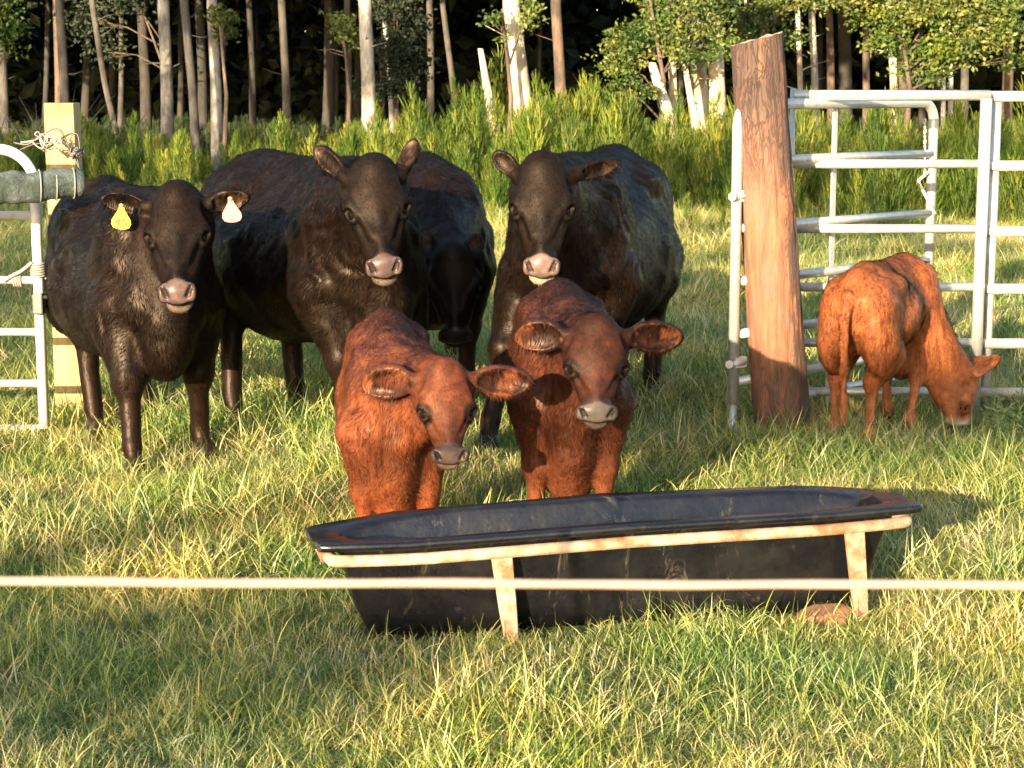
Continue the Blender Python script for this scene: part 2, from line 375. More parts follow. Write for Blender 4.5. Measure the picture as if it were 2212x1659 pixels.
def make_forest():
    rs = random.Random(4)
    B = {'white': bark('bark_white', (.40, .37, .33), (.25, .22, .19), (.11, .09, .075)),
         'cream': bark('bark_cream', (.60, .52, .40), (.46, .38, .28), (.30, .22, .14)),
         'grey': bark('bark_grey', (.095, .082, .070), (.060, .052, .044), (.035, .031, .027)),  # grey lowered so the left trunks' shade sits in the colour
         'brown': bark('bark_brown', (.15, .10, .07), (.09, .06, .042), (.045, .034, .027)),
         'dark': bark('bark_dimmed', (.05, .042, .035), (.032, .028, .024), (.02, .018, .016))}  # dimness of the wood's interior painted into the bark
    lm = leafmat('tree_leaf', [(0, (.028, .048, .010)), (.5, (.085, .115, .022)), (1, (.24, .24, .055))], .3, .55, inst=False)
    lmd = leafmat('canopy_leaf_dimmed', [(0, (.010, .018, .006)), (1, (.024, .034, .012))], .08, .8, inst=False)  # leaf colour darkened to stand in for the wood's deep shade
    crowns = []
    for k in range(4):
        bl = [(rs.uniform(-2.2, 2.2), rs.uniform(-2.2, 2.2), 6.3+j*1.15, 3.0-.1*j, 3.0-.1*j, 1.5) for j in range(8)]
        V, F4, T = leafcloud(bl, 4600, .55, 300+k, 170, .55)
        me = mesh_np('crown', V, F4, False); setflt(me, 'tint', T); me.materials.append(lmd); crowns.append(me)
    GD = 'slender trunks standing in the wood behind the weeds'
    def tree(x0, y0, x1, y1, wpx, Y, bk, label, group=None, crown=True, top=None, z_top=16., mid=None, seedk=0):
        """(x0,y0) upper sight point, (x1,y1) lower sight point, width in px, at distance Y"""
        a = at(x0, y0, Y); b = at(x1, y1, Y); f = (FPX/Y)
        r = wpx/f/2
        d = (a-b)/(a.z-b.z)
        base = b - d*b.z
        root = empty('tree', (base.x, base.y, 0))
        tag(root, label, 'tree', group)
        if top:   # broken snag ending at the upper point
            pts = [Vector((0, 0, -.1)), (a-base)*.5, (a-base)]; rr = [r*1.12, r, r*.55]
        else:
            up = (a-base); zt = z_top; e = up/up.z*zt; e = Vector((up.x+(e.x-up.x)*.25, 0, zt))
            if mid: mm_ = at(mid[0], mid[1], Y)-base; pts = [Vector((0, 0, -.1)), mm_, up, e]; rr = [r*1.15, r*1.02, r*.95, r*.5]
            else: pts = [Vector((0, 0, -.1)), Vector((up.x*.5, 0, up.z*.5))+Vector((.03, 0, 0)), up, e]; rr = [r*1.25, r, r*.95, r*.5]
        me = trunkmesh(pts, rr, 10, seedk); link('trunk', me, B[bk], root)
        if not top and 30 < Y < 46 and crown:
            ang = (up.x/up.z)
            for q in range(rs.randint(3, 6)):
                z = rs.uniform(1.6, 4.4); s0 = Vector((ang*z+.0, 0, z)); aa = rs.uniform(0, 6.28); L = rs.uniform(.15, .75)
                d = Vector((math.cos(aa), math.sin(aa)*.7, rs.uniform(-.25, .5))); g = G(); g.tube([s0, s0+d*L*.5, s0+d*L+Vector((0, 0, rs.uniform(-.12, .1)))], [r*.16+.006, .009, .003], 5); g.build('branch', B[bk], root)
        if crown and not top:
            me = crowns[rs.randrange(4)]; o = bpy.data.objects.new('crown', me); COL.objects.link(o); o.parent = root
            o.location = (pts[-1].x*.7, 0, rs.uniform(1.5, 2.4) if Y < 46 else rs.uniform(-.9, .8)); o.rotation_euler.z = rs.uniform(0, 6.28)
        return root
    T = [
     (0, 60, 10, 310, 20, 38, 'grey', 'grey trunk at the left edge of the picture left of the square post'),
     (128, 0, 140, 300, 20, 37, 'grey', 'straight grey trunk rising just behind the square yellow wooden post'),
     (262, 0, 258, 300, 11, 46, 'grey', 'thin straight grey trunk right of the curved one behind the square post'),
     (305, 0, 316, 300, 22, 50, 'dark', 'dark brown trunk left of the first whitish trunk'),
     (352, 0, 361, 310, 26, 37, 'white', 'whitish mottled trunk, the leftmost of the pale ones'),
     (397, 0, 424, 340, 19, 35, 'grey', 'grey trunk leaning left between two whitish trunks'),
     (430, 0, 438, 300, 20, 48, 'dark', 'dark trunk just left of the second whitish trunk'),
     (457, 0, 468, 330, 23, 36, 'white', 'whitish mottled trunk with a leafy tuft, second of the pale ones'),
     (538, 0, 546, 300, 14, 48, 'dark', 'thin dim trunk alone right of the second whitish trunk'),
     (608, 0, 620, 290, 17, 43, 'grey', 'slim grey trunk midway between the second whitish trunk and the third'),
     (712, 0, 708, 300, 24, 52, 'dark', 'broad dark trunk left of the third whitish trunk'),
     (750, 0, 752, 300, 14, 44, 'grey', 'thin grey trunk close left of the third whitish trunk'),
     (788, 0, 796, 330, 30, 35, 'white', 'bright white trunk above the middle black cow'),
     (828, 0, 850, 330, 12, 42, 'white', 'thin speckled trunk close right of the bright white trunk'),
     (928, 0, 929, 260, 15, 47, 'grey', 'straight thin grey trunk right of the bright white trunk'),
     (955, 0, 985, 260, 13, 47, 'grey', 'thin grey trunk leaning left near the pale broken snag'),
     (1103, 0, 1130, 260, 40, 33, 'cream', 'thick cream trunk behind the right black cow, the widest one'),
     (1200, 0, 1211, 260, 24, 40, 'brown', 'brown trunk right of the thick cream trunk'),
     (1447, 0, 1452, 290, 18, 33, 'cream', 'spotted thin cream trunk below the bright leafy branches'),
     (1500, 0, 1512, 290, 36, 34, 'cream', 'thick cream trunk under the bright leaves, left of a twin'),
     (1541, 0, 1549, 300, 35, 33.5, 'cream', 'thick cream trunk just left of the round fence post top'),
     (1612, 0, 1618, 280, 10, 42, 'white', 'very thin pale trunk seen just over the round fence post'),
     (1650, 0, 1652, 280, 16, 50, 'brown', 'dim brown trunk behind the top of the round fence post'),
     (1722, 0, 1728, 290, 11, 40, 'cream', 'thin sunlit trunk right of the round fence post'),
     (1752, 0, 1761, 290, 15, 41, 'white', 'pale speckled trunk above the gate beside a thin one'),
     (1790, 0, 1795, 290, 16, 52, 'brown', 'dim reddish trunk above the left part of the gate'),
     (1822, 0, 1826, 290, 28, 55, 'dark', 'broad nearly black trunk above the left part of the gate'),
     (1868, 0, 1870, 290, 15, 50, 'brown', 'dim brown trunk left of the right leafy branches'),
     (1924, 0, 1930, 290, 17, 37, 'cream', 'cream trunk under the right leafy branches, left one of a close pair'),
     (1946, 0, 1950, 290, 20, 39, 'brown', 'light brown trunk under the right leafy branches, right one of a close pair'),
     (2033, 0, 2036, 290, 10, 38, 'cream', 'very thin cream trunk left of the tall gate upright'),
     (2050, 0, 2051, 290, 11, 38.5, 'cream', 'thin cream trunk touching the tall gate upright on its left'),
     (2083, 0, 2080, 290, 17, 42, 'grey', 'grey trunk between the gate chain post and the tall gate upright'),
     (2180, 0, 2172, 290, 22, 48, 'brown', 'dim trunk at the right edge above the gate'),
    ]
    for i, t in enumerate(T):
        tree(*t[:8], seedk=i*3+1)
    tree(198, 0, 266, 330, 13, 42, 'grey', 'slender curved grey trunk bending right towards its foot', mid=(228, 190), seedk=77)
    tree(1038, 105, 1060, 232, 22, 34, 'cream', 'short pale broken snag with a pointed top left of the thick cream trunk', top=True, seedk=81, crown=False)
    tree(1408, 135, 1438, 232, 33, 32.5, 'cream', 'stout broken cream stump leaning left under the leafy branches', top=True, seedk=82, crown=False)
    tree(1473, 105, 1501, 262, 17, 33, 'cream', 'narrow leaning split snag between the leafy tree stem and the thick trunks', top=True, seedk=83, crown=False)
    # interior trunks, deep and dim
    for i in range(26):
        Y = rs.uniform(50, 76); px = rs.uniform(-150, 2360)
        wp = rs.uniform(9, 24)*50/Y
        tree(px+rs.uniform(-12, 12), 0, px, 300, wp, Y, rs.choice(['dark', 'dark', 'dark', 'brown']), 'dim slender trunk deep inside the dark wood', 'dim trunks deep inside the wood', seedk=200+i)
    # trees beside the view keep the wood dark and carry on to both sides
    for i in range(40):
        Y = rs.uniform(36, 72); sx = (-1 if i % 4 else 1)*(.29*Y+rs.uniform(1.5, 18))
        r_ = tree(1106+sx*FPX/Y, 0, 1106+sx*FPX/Y, 300, 18, Y, rs.choice(['grey', 'brown']), 'grey forest trunk outside the picture beside the wood', 'trees of the wood outside the picture', seedk=300+i)
    # leafy trees with low branches
    lmu = leafmat('understory_leaf_dimmed', [(0, (.008, .016, .007)), (1, (.022, .035, .013))], .10, .7, inst=False)  # leaves near black: shade inside the wood put into their colour
    def leafy(cx, Y, blobs, n, size, label, seedk, stem=None, tw=90, sig=.12, mat=lm):
        b0 = at(cx, 300, Y); root = empty('leafy_tree', (b0.x, Y, 0)); tag(root, label, 'tree')
        bl = []
        for (px, py, rpx) in blobs:
            c = at(px, py, Y+rs.uniform(-.5, .5)) - Vector((b0.x, Y, 0)); r = rpx*Y/FPX; bl.append((c.x, c.y, c.z, r, r*.9, r*.85))
        V, F4, Tt = leafcloud(bl, n, size, seedk, tw, sig)
        me = mesh_np('crown', V, F4, False); setflt(me, 'tint', Tt); link('crown', me, mat, root)
        sm = stem or .05
        top = max(b[2] for b in bl)
        pts = [Vector((0, 0, -.1)), Vector((.1, 0, top*.5)), Vector((bl[0][0]*.4, 0, top))]
        link('trunk', trunkmesh(pts, [sm, sm*.8, sm*.4], 8, seedk), B['brown'], root)
        g = G()
        for b in bl:
            z0 = max(.6, min(b[2]-.5, top*.7)); s0 = Vector((.08, 0, z0)); e0 = Vector(b[:3])
            g.tube([s0, s0.lerp(e0, .5)+Vector((0, 0, .15)), e0], [.022, .015, .006], 6)
            for q in range(3):
                g.tube([s0.lerp(e0, .6)+Vector((0, 0, .1)), e0+Vector((rs.uniform(-1, 1), rs.uniform(-1, 1), rs.uniform(-.6, .8)))*b[3]*.8], [.010, .004], 5)
        g.build('branch', B['brown'], root)
    leafy(1420, 32.5, [(1345, 150, 48), (1370, 85, 50), (1430, 60, 55), (1490, 95, 50), (1420, 0, 60), (1520, 30, 60), (1335, 200, 32), (1350, 110, 40), (1400, 190, 22), (1555, 95, 40), (1560, -30, 60), (1470, -60, 70)], 13000, .085, 'leafy tree with low sunlit branches left of the round fence post', 900, tw=230, sig=.10)
    leafy(1950, 31.5, [(1880, 40, 50), (1930, 90, 55), (1990, 120, 60), (2060, 110, 62), (2120, 80, 60), (2160, 40, 60), (2040, 20, 90), (1960, 0, 80), (2000, 165, 28), (2190, 130, 25), (2180, -30, 70), (1840, -20, 40)], 17000, .085, 'leafy tree with a broad low crown hanging over the gate on the right', 901, tw=290, sig=.10)
    leafy(-20, 33, [(5, 60, 40), (-30, 20, 60), (25, 115, 16), (0, -20, 50)], 3200, .085, 'leafy branches reaching in at the upper left corner', 902, tw=60)
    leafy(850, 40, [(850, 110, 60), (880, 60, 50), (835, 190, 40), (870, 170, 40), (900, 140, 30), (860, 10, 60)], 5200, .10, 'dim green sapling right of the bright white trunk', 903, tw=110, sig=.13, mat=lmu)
    leafy(745, 37, [(735, 55, 28), (758, 90, 26), (722, 35, 15)], 900, .09, 'small tuft of twigs left of the bright white trunk', 904, tw=26, sig=.10)
    leafy(480, 35.4, [(478, 45, 26), (488, 70, 20), (470, 20, 18)], 650, .09, 'small sunlit sprig on the second whitish trunk', 905, tw=18, sig=.09)
    leafy(1092, 32.4, [(1075, 45, 18), (1140, 45, 18), (1150, 20, 16), (1088, 75, 10)], 520, .09, 'few bright leaves around the thick cream trunk', 906, tw=16, sig=.09)
    leafy(1610, 36, [(1615, 40, 55), (1680, 20, 50), (1590, 85, 36), (1700, 80, 26), (1740, -10, 60)], 3600, .09, 'dim leafy tree over the top of the round fence post', 907, tw=110, sig=.12)
    leafy(360, 45, [(230, 110, 36), (190, 40, 50), (270, 0, 50)], 1300, .12, 'shade darkened understory tree behind the leftmost whitish trunks', 908, tw=110, sig=.18, mat=lmu)
    # far wall of foliage: a mass nobody could count
    bl = []
    for k in range(190):
        y = rs.uniform(72, 98); x = rs.uniform(-1, 1)*(.31*y+10); z = rs.uniform(.3, 16)
        bl.append((x, y, z, 2.6, 2.2, 2.2))
    for k in range(190):
        x = rs.uniform(-36, 36); bl.append((x, rs.uniform(96, 102), rs.uniform(0, 24), 4.0, 1.5, 3.5))
    for k in range(110):
        y = rs.uniform(74, 98); bl.append((rs.uniform(-1, 1)*(.31*y+8), y, rs.uniform(0, 2.6), 2.4, 1.6, 1.3))
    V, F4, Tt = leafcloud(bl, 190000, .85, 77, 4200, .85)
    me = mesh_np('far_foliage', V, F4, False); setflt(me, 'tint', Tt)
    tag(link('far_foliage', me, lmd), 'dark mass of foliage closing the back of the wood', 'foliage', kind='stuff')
    # dead branch heap at the left edge
    root = empty('brush_heap', (at(60, 300, 35).x, 35, 0)); tag(root, 'heap of bare dead branches behind the left gate', 'branches')
    g = G()
    for k in range(46):
        a = Vector((rs.uniform(-1.3, 1.5), rs.uniform(-.6, .6), rs.uniform(0, .7))); d = Vector((rs.uniform(-1, 1), rs.uniform(-.4, .4), rs.uniform(.1, 1.1))).normalized()*rs.uniform(.6, 1.8)
        m_ = a+d*.5+Vector((0, 0, rs.uniform(-.15, .15)))
        g.tube([a, m_, a+d], [.022, .014, .005], 5)
    g.build('branch', B['grey'], root)

# ---- shade trees on the near side, behind and left of the viewer
def make_shade_trees():
    lmd = bpy.data.materials.get('canopy_leaf_dimmed') or leafmat('canopy_leaf_dimmed', [(0, (.020, .035, .010)), (1, (.050, .070, .020))], .15, .7, inst=False)
    bk = bpy.data.materials.get('bark_grey') or bark('bark_grey', (.24, .21, .18), (.15, .13, .11), (.09, .08, .065))
    rs = random.Random(9)
    # (target point that should lie in shade, distance back along the light, blob radius)
    def shader(targets, back, n, size, label, seedk, sig=.35, off=0):
        h = Vector((LD.x, LD.y, LD.z)); P = []
        for (x, y, z, r, rz_) in targets:
            c = Vector((x, y, z)) - h*back; P.append((c.x, c.y, c.z, r, r*1.2, rz_*1.3))
        cx = sum(p[0] for p in P)/len(P)+off; cy = sum(p[1] for p in P)/len(P)
        root = empty('shade_tree', (cx, cy, 0)); tag(root, label, 'tree')
        bl = [(a-cx, b-cy, c, d, e, f) for a, b, c, d, e, f in P]
        V, F4, Tt = leafcloud(bl, n, size, seedk, max(20, n//14), sig)
        me = mesh_np('crown', V, F4, False); setflt(me, 'tint', Tt); link('crown', me, lmd, root)
        top = max(b[2] for b in bl)
        link('trunk', trunkmesh([Vector((0, 0, -.1)), Vector((.1, 0, top*.5)), Vector((0, 0, top))], [.16, .12, .05], 8, seedk), bk, root)
        g = G()
        for b in bl: g.tube([Vector((0, 0, max(.5, b[2]*.6))), Vector(b[:3])], [.05, .015], 5)
        g.build('branch', bk, root)
    return shader

# ================================================================== FENCES, GATES, POSTS
def galv(name='galvanised_steel', rust=.7):
    m = MT(name); v = m.coord((1, 1, 1))
    c = m.mix((.42, .41, .39), (.56, .54, .50), m.ramp(m.noise(v, 35, 4), [(.3, 0.), (.7, 1.)]))
    c = m.mix(c, (.28, .20, .13), m.ramp(m.noise(v, 7, 6, .7), [(.60, 0.), (.72, rust)]))
    m.col(c); m.set(Metallic=.55, Roughness=m.ramp(m.noise(v, 20, 4), [(.3, .32), (.7, .55)])); m.bump(m.noise(v, 60, 3), .15, .003)
    return m.m
def make_fence():
    steel = galv(); white = MT('painted_tube'); v = white.coord()
    white.col(white.mix((.60, .56, .52), (.42, .35, .28), white.ramp(white.noise(v, 9, 6, .7), [(.5, 0.), (.68, .8)]))); white.set(Roughness=.5); white = white.m
    # --- round wooden post
    top = at(1634, 108, 8.9); bot = at(1691, 945, 8.9)
    m = MT('post_wood'); v = m.coord((1, 1, .10)); v2 = m.coord((1, 1, .35))
    f1 = m.noise(v, 34, 7, .65, .4); f2 = m.noise(v2, 7, 6, .6, .8); at_ = m.attr('barkness', 'Fac')
    c = m.mix((.26, .110, .054), (.160, .060, .030), m.ramp(f1, [(.36, 0.), (.64, 1.)]))
    c = m.mix(c, (.16, .12, .085), m.ramp(f2, [(.50, 0.), (.60, .55)]))
    mul = m.n('Math'); mul.operation = 'MULTIPLY'; m.l(at_, mul.inputs[0]); m.l(m.ramp(f2, [(.42, 0.), (.50, 1.)]), mul.inputs[1])
    c = m.mix(c, (.075, .042, .030), mul.outputs[0])
    cr = m.noise(m.coord((1, 1, .20)), 30, 5, .6, 1.6)
    crack = m.ramp(cr, [(.45, 0.), (.495, .65), (.54, 0.)])
    mu2 = m.n('Math'); mu2.operation = 'MULTIPLY'; m.l(crack, mu2.inputs[0]); m.l(at_, mu2.inputs[1])
    c = m.mix(c, (.07, .04, .028), mu2.outputs[0])
    m.col(c); m.set(Roughness=.85)
    hs = m.n('Math'); hs.operation = 'SUBTRACT'; m.l(f1, hs.inputs[0]); m.l(mu2.outputs[0], hs.inputs[1]); m.bump(hs.outputs[0], .9, .012)
    root = empty('fence_post', (bot.x, bot.y, 0)); tag(root, 'thick round wooden post with slanted top and peeling bark', 'post')
    n, mz = 96, 190; V = []; F4 = []; A = []
    dx = (top.x-bot.x)
    for k in range(mz+1):
        f = k/mz
        for j in range(n):
            a = 2*PI*j/n; r = (.137-.012*f)
            ztop = 1.90 + .032*math.cos(a) + .012*mnoise(Vector((math.cos(a)*3, math.sin(a)*3, 7)))
            z = -.15 + (ztop+.15)*f
            # side facing the viewer is a = -90 deg
            kn = .010*math.exp(-((a-5.35)/.25)**2)*(math.exp(-((z-1.12)/.05)**2)+.6*math.exp(-((z-.98)/.04)**2))*2.2
            r2 = r + .006*mnoise(Vector((math.cos(a)*3, math.sin(a)*3, z*1.2))) + .0045*mnoise(Vector((math.cos(a)*9, math.sin(a)*9, z*3.2))) - .006*max(0, .25-abs(mnoise(Vector((math.cos(a)*11+3, math.sin(a)*11, z*2.4)))))*3*(.35+.65*(z > 1.1)) + kn
            V.append((math.cos(a)*r2 + dx*max(0, z)/1.9, math.sin(a)*r2, z))
            A.append(min(1, max(0, .15 + max(0, (z-1.15)/.6) + max(0, 1-abs(a-5.6)/.55)*.9 + .3*(z < .35))))
    for k in range(mz):
        for j in range(n): F4.append((k*n+j, k*n+(j+1) % n, (k+1)*n+(j+1) % n, (k+1)*n+j))
    me = mesh_np('shaft', V, F4); setflt(me, 'barkness', A); link('shaft', me, m.m, root)
    em = MT('end_grain'); ev = em.coord(); wv = em.n('TexWave'); wv.wave_type = 'RINGS'; wv.inputs['Scale'].default_value = 22; wv.inputs['Distortion'].default_value = 2; em.l(ev, wv.inputs[0])
    em.col(em.mix((.45, .34, .22), (.25, .17, .11), wv.outputs['Fac'])); em.set(Roughness=.9)
    bm = bmesh.new(); ring = [bm.verts.new(V[mz*n+j]) for j in range(n)]; cpt = bm.verts.new((dx, 0, 1.90))
    for j in range(n): bm.faces.new((ring[j], ring[(j+1) % n], cpt))
    me = bpy.data.meshes.new('cut_top'); bm.to_mesh(me); bm.free(); link('cut_top', me, em.m, root)
    # --- square yellow post, left
    pm = MT('yellow_pine'); pv = pm.coord((1, 1, .12)); g1 = pm.noise(pv, 18, 5, .6, 1.5)
    pm.col(pm.mix((.36, .275, .115), (.28, .20, .08), pm.ramp(g1, [(.4, 0.), (.6, 1.)]))); pm.set(Roughness=.8); pm.bump(g1, .4, .006)
    c = at(160, 900, 9.45); root = empty('square_post', (c.x, c.y, 0)); tag(root, 'square yellow wooden post behind the left gate', 'post')
    zt = at(156, 222, 9.45).z
    G().box((-.002, 0, zt/2-.1), (.150, .15, zt+.2), bevel=.006).build('shaft', pm.m, root)
    # --- wires and insulator between left gate and square post
    wm = MT('dark_wire'); wm.col((.09, .08, .075)); wm.set(Roughness=.5, Metallic=.6)
    sm_ = MT('pale_cord'); sm_.col((.26, .23, .20)); sm_.set(Roughness=.7)
    root = empty('wire_tangle', at(105, 300, 9.2)); tag(root, 'tangle of wire and pale cord tied to the square yellow post', 'wire')
    o0 = at(105, 300, 9.2)
    def pw(L): return [at(a, b, 9.25) - o0 for a, b in L]
    def smooth(L, k=5):
        out = []
        for i in range(len(L)-1):
            p0, p1, p2, p3 = L[max(i-1, 0)], L[i], L[i+1], L[min(i+2, len(L)-1)]
            for j in range(k):
                t = j/k; out.append(.5*((2*p1)+(p2-p0)*t+(2*p0-5*p1+4*p2-p3)*t*t+(3*p1-p0-3*p2+p3)*t**3))
        return out+[L[-1]]
    W = [([(30, 308), (60, 312), (85, 295), (105, 283), (118, 278), (132, 284), (145, 310), (158, 335), (170, 360), (178, 378)], .0055, wm.m),
         ([(45, 308), (75, 303), (90, 290), (100, 300), (118, 310), (140, 305)], .005, sm_.m),
         ([(150, 305), (158, 290), (168, 292), (172, 320), (168, 345), (175, 372)], .004, wm.m),
         ([(40, 325), (80, 310), (110, 315), (150, 300), (160, 320)], .003, wm.m)]
    for L, r, mm in W: G().tube(smooth(pw(L)), r, 7).build('strand', mm, root)
    g = G(); rs = random.Random(3)
    for k in range(6):
        c = at(100+rs.uniform(-14, 18), 300+rs.uniform(-16, 18), 9.2) - o0
        g.tube(smooth([c+Vector((rs.uniform(-.04, .04), rs.uniform(-.02, .02), rs.uniform(-.04, .04))) for _ in range(5)], 4), .0042, 6)
    g.build('knot', sm_.m, root)
    g = G()
    for k in range(7):
        c = at(162+rs.uniform(-7, 7), 325+rs.uniform(-10, 12), 9.2) - o0
        g.tube(smooth([c+Vector((rs.uniform(-.03, .03), rs.uniform(-.02, .02), rs.uniform(-.03, .03))) for _ in range(5)], 4), .005, 6)
    g.build('knot', wm.m, root)
    # --- left gate
    Yg = 8.85; o0 = at(88, 930, Yg); o0.z = 0; root = empty('left_gate', o0); tag(root, 'white tubular steel gate with rounded corner at the left edge', 'gate')
    def q(a, b, Y=Yg): return at(a, b, Y) - o0
    xr = q(85, 650).x
    zt = q(0, 322).z; R = .17
    arc = [Vector((xr-R+R*math.sin(t), 0, zt-R+R*math.cos(t))) for t in [PI/2*i/10 for i in range(11)]]
    G().tube([Vector((xr-2.2, 0, zt))]+arc+[Vector((xr, 0, .04))], .025, 14).build('frame_tube', white, root)
    for y in (465, 605, 717, 828, 925):
        z = q(50, y).z; G().tube([Vector((xr-2.2, 0, z)), Vector((xr-.018, 0, z))], .0205, 12).build('rail', white, root)
    G().box((xr+.004, -.03, q(88, 655).z), (.05, .05, .10), bevel=.008).tube([Vector((xr-.03, -.03, q(88, 640).z)), Vector((xr+.05, -.035, q(88, 640).z))], .010, 8).build('latch', wm.m, root)
    g = G(); z = q(0, 606).z
    g.tube([Vector((xr+.033*math.cos(t), .033*math.sin(t), z+.012+.0019*t)) for t in [i*.35 for i in range(110)]], .0055, 6)
    g.tube(smooth([Vector((xr-.02, -.03, z+.09)), Vector((xr-.07, -.035, z+.05)), Vector((xr-.12, -.03, z+.025)), Vector((xr-.16, -.03, z))]), .009, 7)
    g.tube([Vector((xr-.12+.0006*i, .028*math.cos(i*.35), z+.028*math.sin(i*.35))) for i in range(70)], .0050, 6)
    g.build('cord_knot', sm_.m, root)
    # --- wrapped roll resting on the left gate
    rm = MT('mesh_wrap'); rv = rm.coord((1, 1, 1)); k1 = rm.noise(rv, 6, 6, .6); 
    br = rm.n('TexBrick'); br.inputs['Scale'].default_value = 60; br.inputs['Mortar Size'].default_value = .06; rm.l(rv, br.inputs[0])
    cc = rm.mix((.030, .045, .036), (.11, .135, .13), rm.ramp(k1, [(.4, 0.), (.62, 1.)])); rm.col(cc); rm.set(Roughness=.75)
    rm.bump(rm.noise(rv, 22, 7, .7, .8), 1.0, .03)
    a = at(-260, 430, 8.3); b = at(180, 394, 8.6); root = empty('wrapped_roll', ((a.x+b.x)/2, (a.y+b.y)/2, 0)); o0 = Vector(root.location)
    tag(root, 'grey green mesh wrapped roll lying across the left gate', 'roll')
    g = G(); pts = []; rr = []
    for i in range(40):
        f = i/39; pts.append(a.lerp(b, f)-o0+Vector((0, 0, .006*math.sin(f*23)))); rr.append((.088-.024*f)*(1+.05*math.sin(f*60)+.03*math.sin(f*31)))
    g.tube(pts, rr, 22); g.build('wrap', rm.m, root)
    tm = MT('pale_tie'); tm.col((.17, .17, .15)); tm.set(Roughness=.8)
    for f in (.78, .86, .95): 
        c = a.lerp(b, f)-o0; d = (b-a).normalized(); u = Vector((0, 0, 1)); vv = d.cross(u).normalized(); r = (.088-.024*f)*1.06
        G().tube([c+(u*math.cos(t)+vv*math.sin(t))*r for t in [2*PI*i/20 for i in range(21)]], .004, 6, False).build('tie', tm.m, root)
    # --- wide gate on the right (parallel to the picture)
    Yw = 9.3; bl = at(1712, 850, Yw); o0 = Vector((bl.x, Yw, 0)); root = empty('wide_gate', o0); tag(root, 'wide sunlit tubular steel gate behind the grazing calf', 'gate')
    q = lambda a, b, Y=Yw: at(a, b, Y) - o0
    zs = [q(1900, y).z for y in (206, 354, 494, 620, 740, 846)]
    xl = q(1710, 400).x; xe = 4.4
    xu = q(2118, 500).x
    for k, z in enumerate(zs):
        G().tube([Vector((xl-(.0 if k == 0 else .006), 0, z)), Vector((xu+.02, 0, z))], .0260 if k == 0 else .0228, 14).build('rail', steel, root)
    G().tube([Vector((xl-.002, .012, zs[0]+.035)), Vector((xl-.002, .012, .03))], .014, 12).build('end_upright', steel, root)
    G().tube([Vector((xu, -.012, zs[0]-.015)), Vector((xu, -.012, .02))], .029, 14).build('upright', steel, root)
    # --- second panel continuing to the right, slightly behind
    Yw2 = 9.38; o2 = Vector((o0.x+xu+.03, Yw2, 0)); root2 = empty('side_gate', o2); tag(root2, 'second steel gate panel running out of the picture at the right', 'gate')
    zs2 = [at(2180, y, Yw2).z for y in (208, 358, 500, 624, 742, 848)]
    for z in zs2: G().tube([Vector((-.02, 0, z)), Vector((2.2, 0, z))], .0265, 14).build('rail', steel, root2)
    xu2 = at(2146, 500, Yw2).x-o2.x
    G().tube([Vector((xu2, .03, zs2[0]-.01)), Vector((xu2, .03, .02))], .024, 14).build('upright', steel, root2)
    G().tube([Vector((2.2, 0, zs2[0])), Vector((2.2, 0, .02))], .025, 12).build('end_upright', steel, root2)
    # --- swung gate: from the left of the round post, going back to the right
    A0 = at(1586, 700, 8.85); A0.z = 0; B0 = at(2012, 400, 10.0); B0.z = 0
    rz = math.atan2(B0.y-A0.y, B0.x-A0.x); Lg = (B0-A0).length
    root = empty('swung_gate', A0, rz); tag(root, 'tubular steel gate swung open behind the round wooden post', 'gate')
    def lz(py, px=1600, Y=8.9): return at(px, py, Y).z
    ztop = at(2010, 222, 10.0).z; R = .10
    arcl = [Vector((R-R*math.cos(t), 0, ztop-R+R*math.sin(t))) for t in [PI/2*i/8 for i in range(9)]]
    arcr = [Vector((Lg-R+R*math.sin(t), 0, ztop-R+R*math.cos(t))) for t in [PI/2*i/8 for i in range(9)]]
    G().tube([Vector((0, 0, .16))]+arcl+arcr+[Vector((Lg, 0, .10))], .0265, 14).build('frame_tube', steel, root)
    G().tube([Vector((0, 0, -.1)), Vector((0, 0, .165))], .020, 12).build('foot', steel, root)
    for y in (348, 492, 606, 720, 822):
        z = lz(y); G().tube([Vector((.02, 0, z)), Vector((Lg-.02, 0, z))], .0235, 12).build('rail', steel, root)
    G().tube([Vector((.18, 0, .14)), Vector((Lg, 0, .14))], .022, 12).build('rail', steel, root)
    # brace upright
    P0 = at(1806, 400, 9.42); xb = (P0-A0).dot(Vector((math.cos(rz), math.sin(rz), 0)))
    G().box((xb, .028, ztop/2+.03), (.034, .012, ztop-.06), bevel=.002).build('brace', steel, root)
    for y in (422, 780):
        z = lz(y); G().box((.03, -.012, z), (.085, .030, .055), bevel=.006).tube([Vector((-.06, -.03, z)), Vector((.05, -.03, z))], .012, 10).tube([Vector((-.075, -.03, z)), Vector((-.055, -.03, z))], .021, 6).build('hinge_clamp', white, root)
    o3 = A0; 
    def qs(a, b, Y=9.95):
        p = at(a, b, Y) - A0; return Matrix.Rotation(-rz, 3, 'Z') @ p
    G().tube([qs(2005, 372), qs(1984, 390), qs(1993, 410), qs(2020, 462)], .0085, 8).build('latch_rod', white, root)
    # chain
    g = G()
    for k in range(11):
        c = qs(1998, 262+k*11, 9.93); d = Vector((0, 0, .014)); s_ = Vector((.007, 0, 0)) if k % 2 else Vector((0, .007, 0))
        g.tube([c+d*math.cos(t)+s_*math.sin(t) for t in [2*PI*i/8 for i in range(9)]], .0028, 5, False)
    g.build('chain', steel, root)
    # --- electric rope close to the viewer
    em = MT('white_rope'); rv = em.coord((1, 1, 1)); em.col(em.mix((.36, .24, .18), (.28, .18, .135), em.noise(rv, 60, 4))); em.set(Roughness=.8); em.bump(em.noise(rv, 160, 3), .4, .002)
    a = at(-40, 1251, 1.5); b = at(2260, 1259, 1.55); d = (b-a)
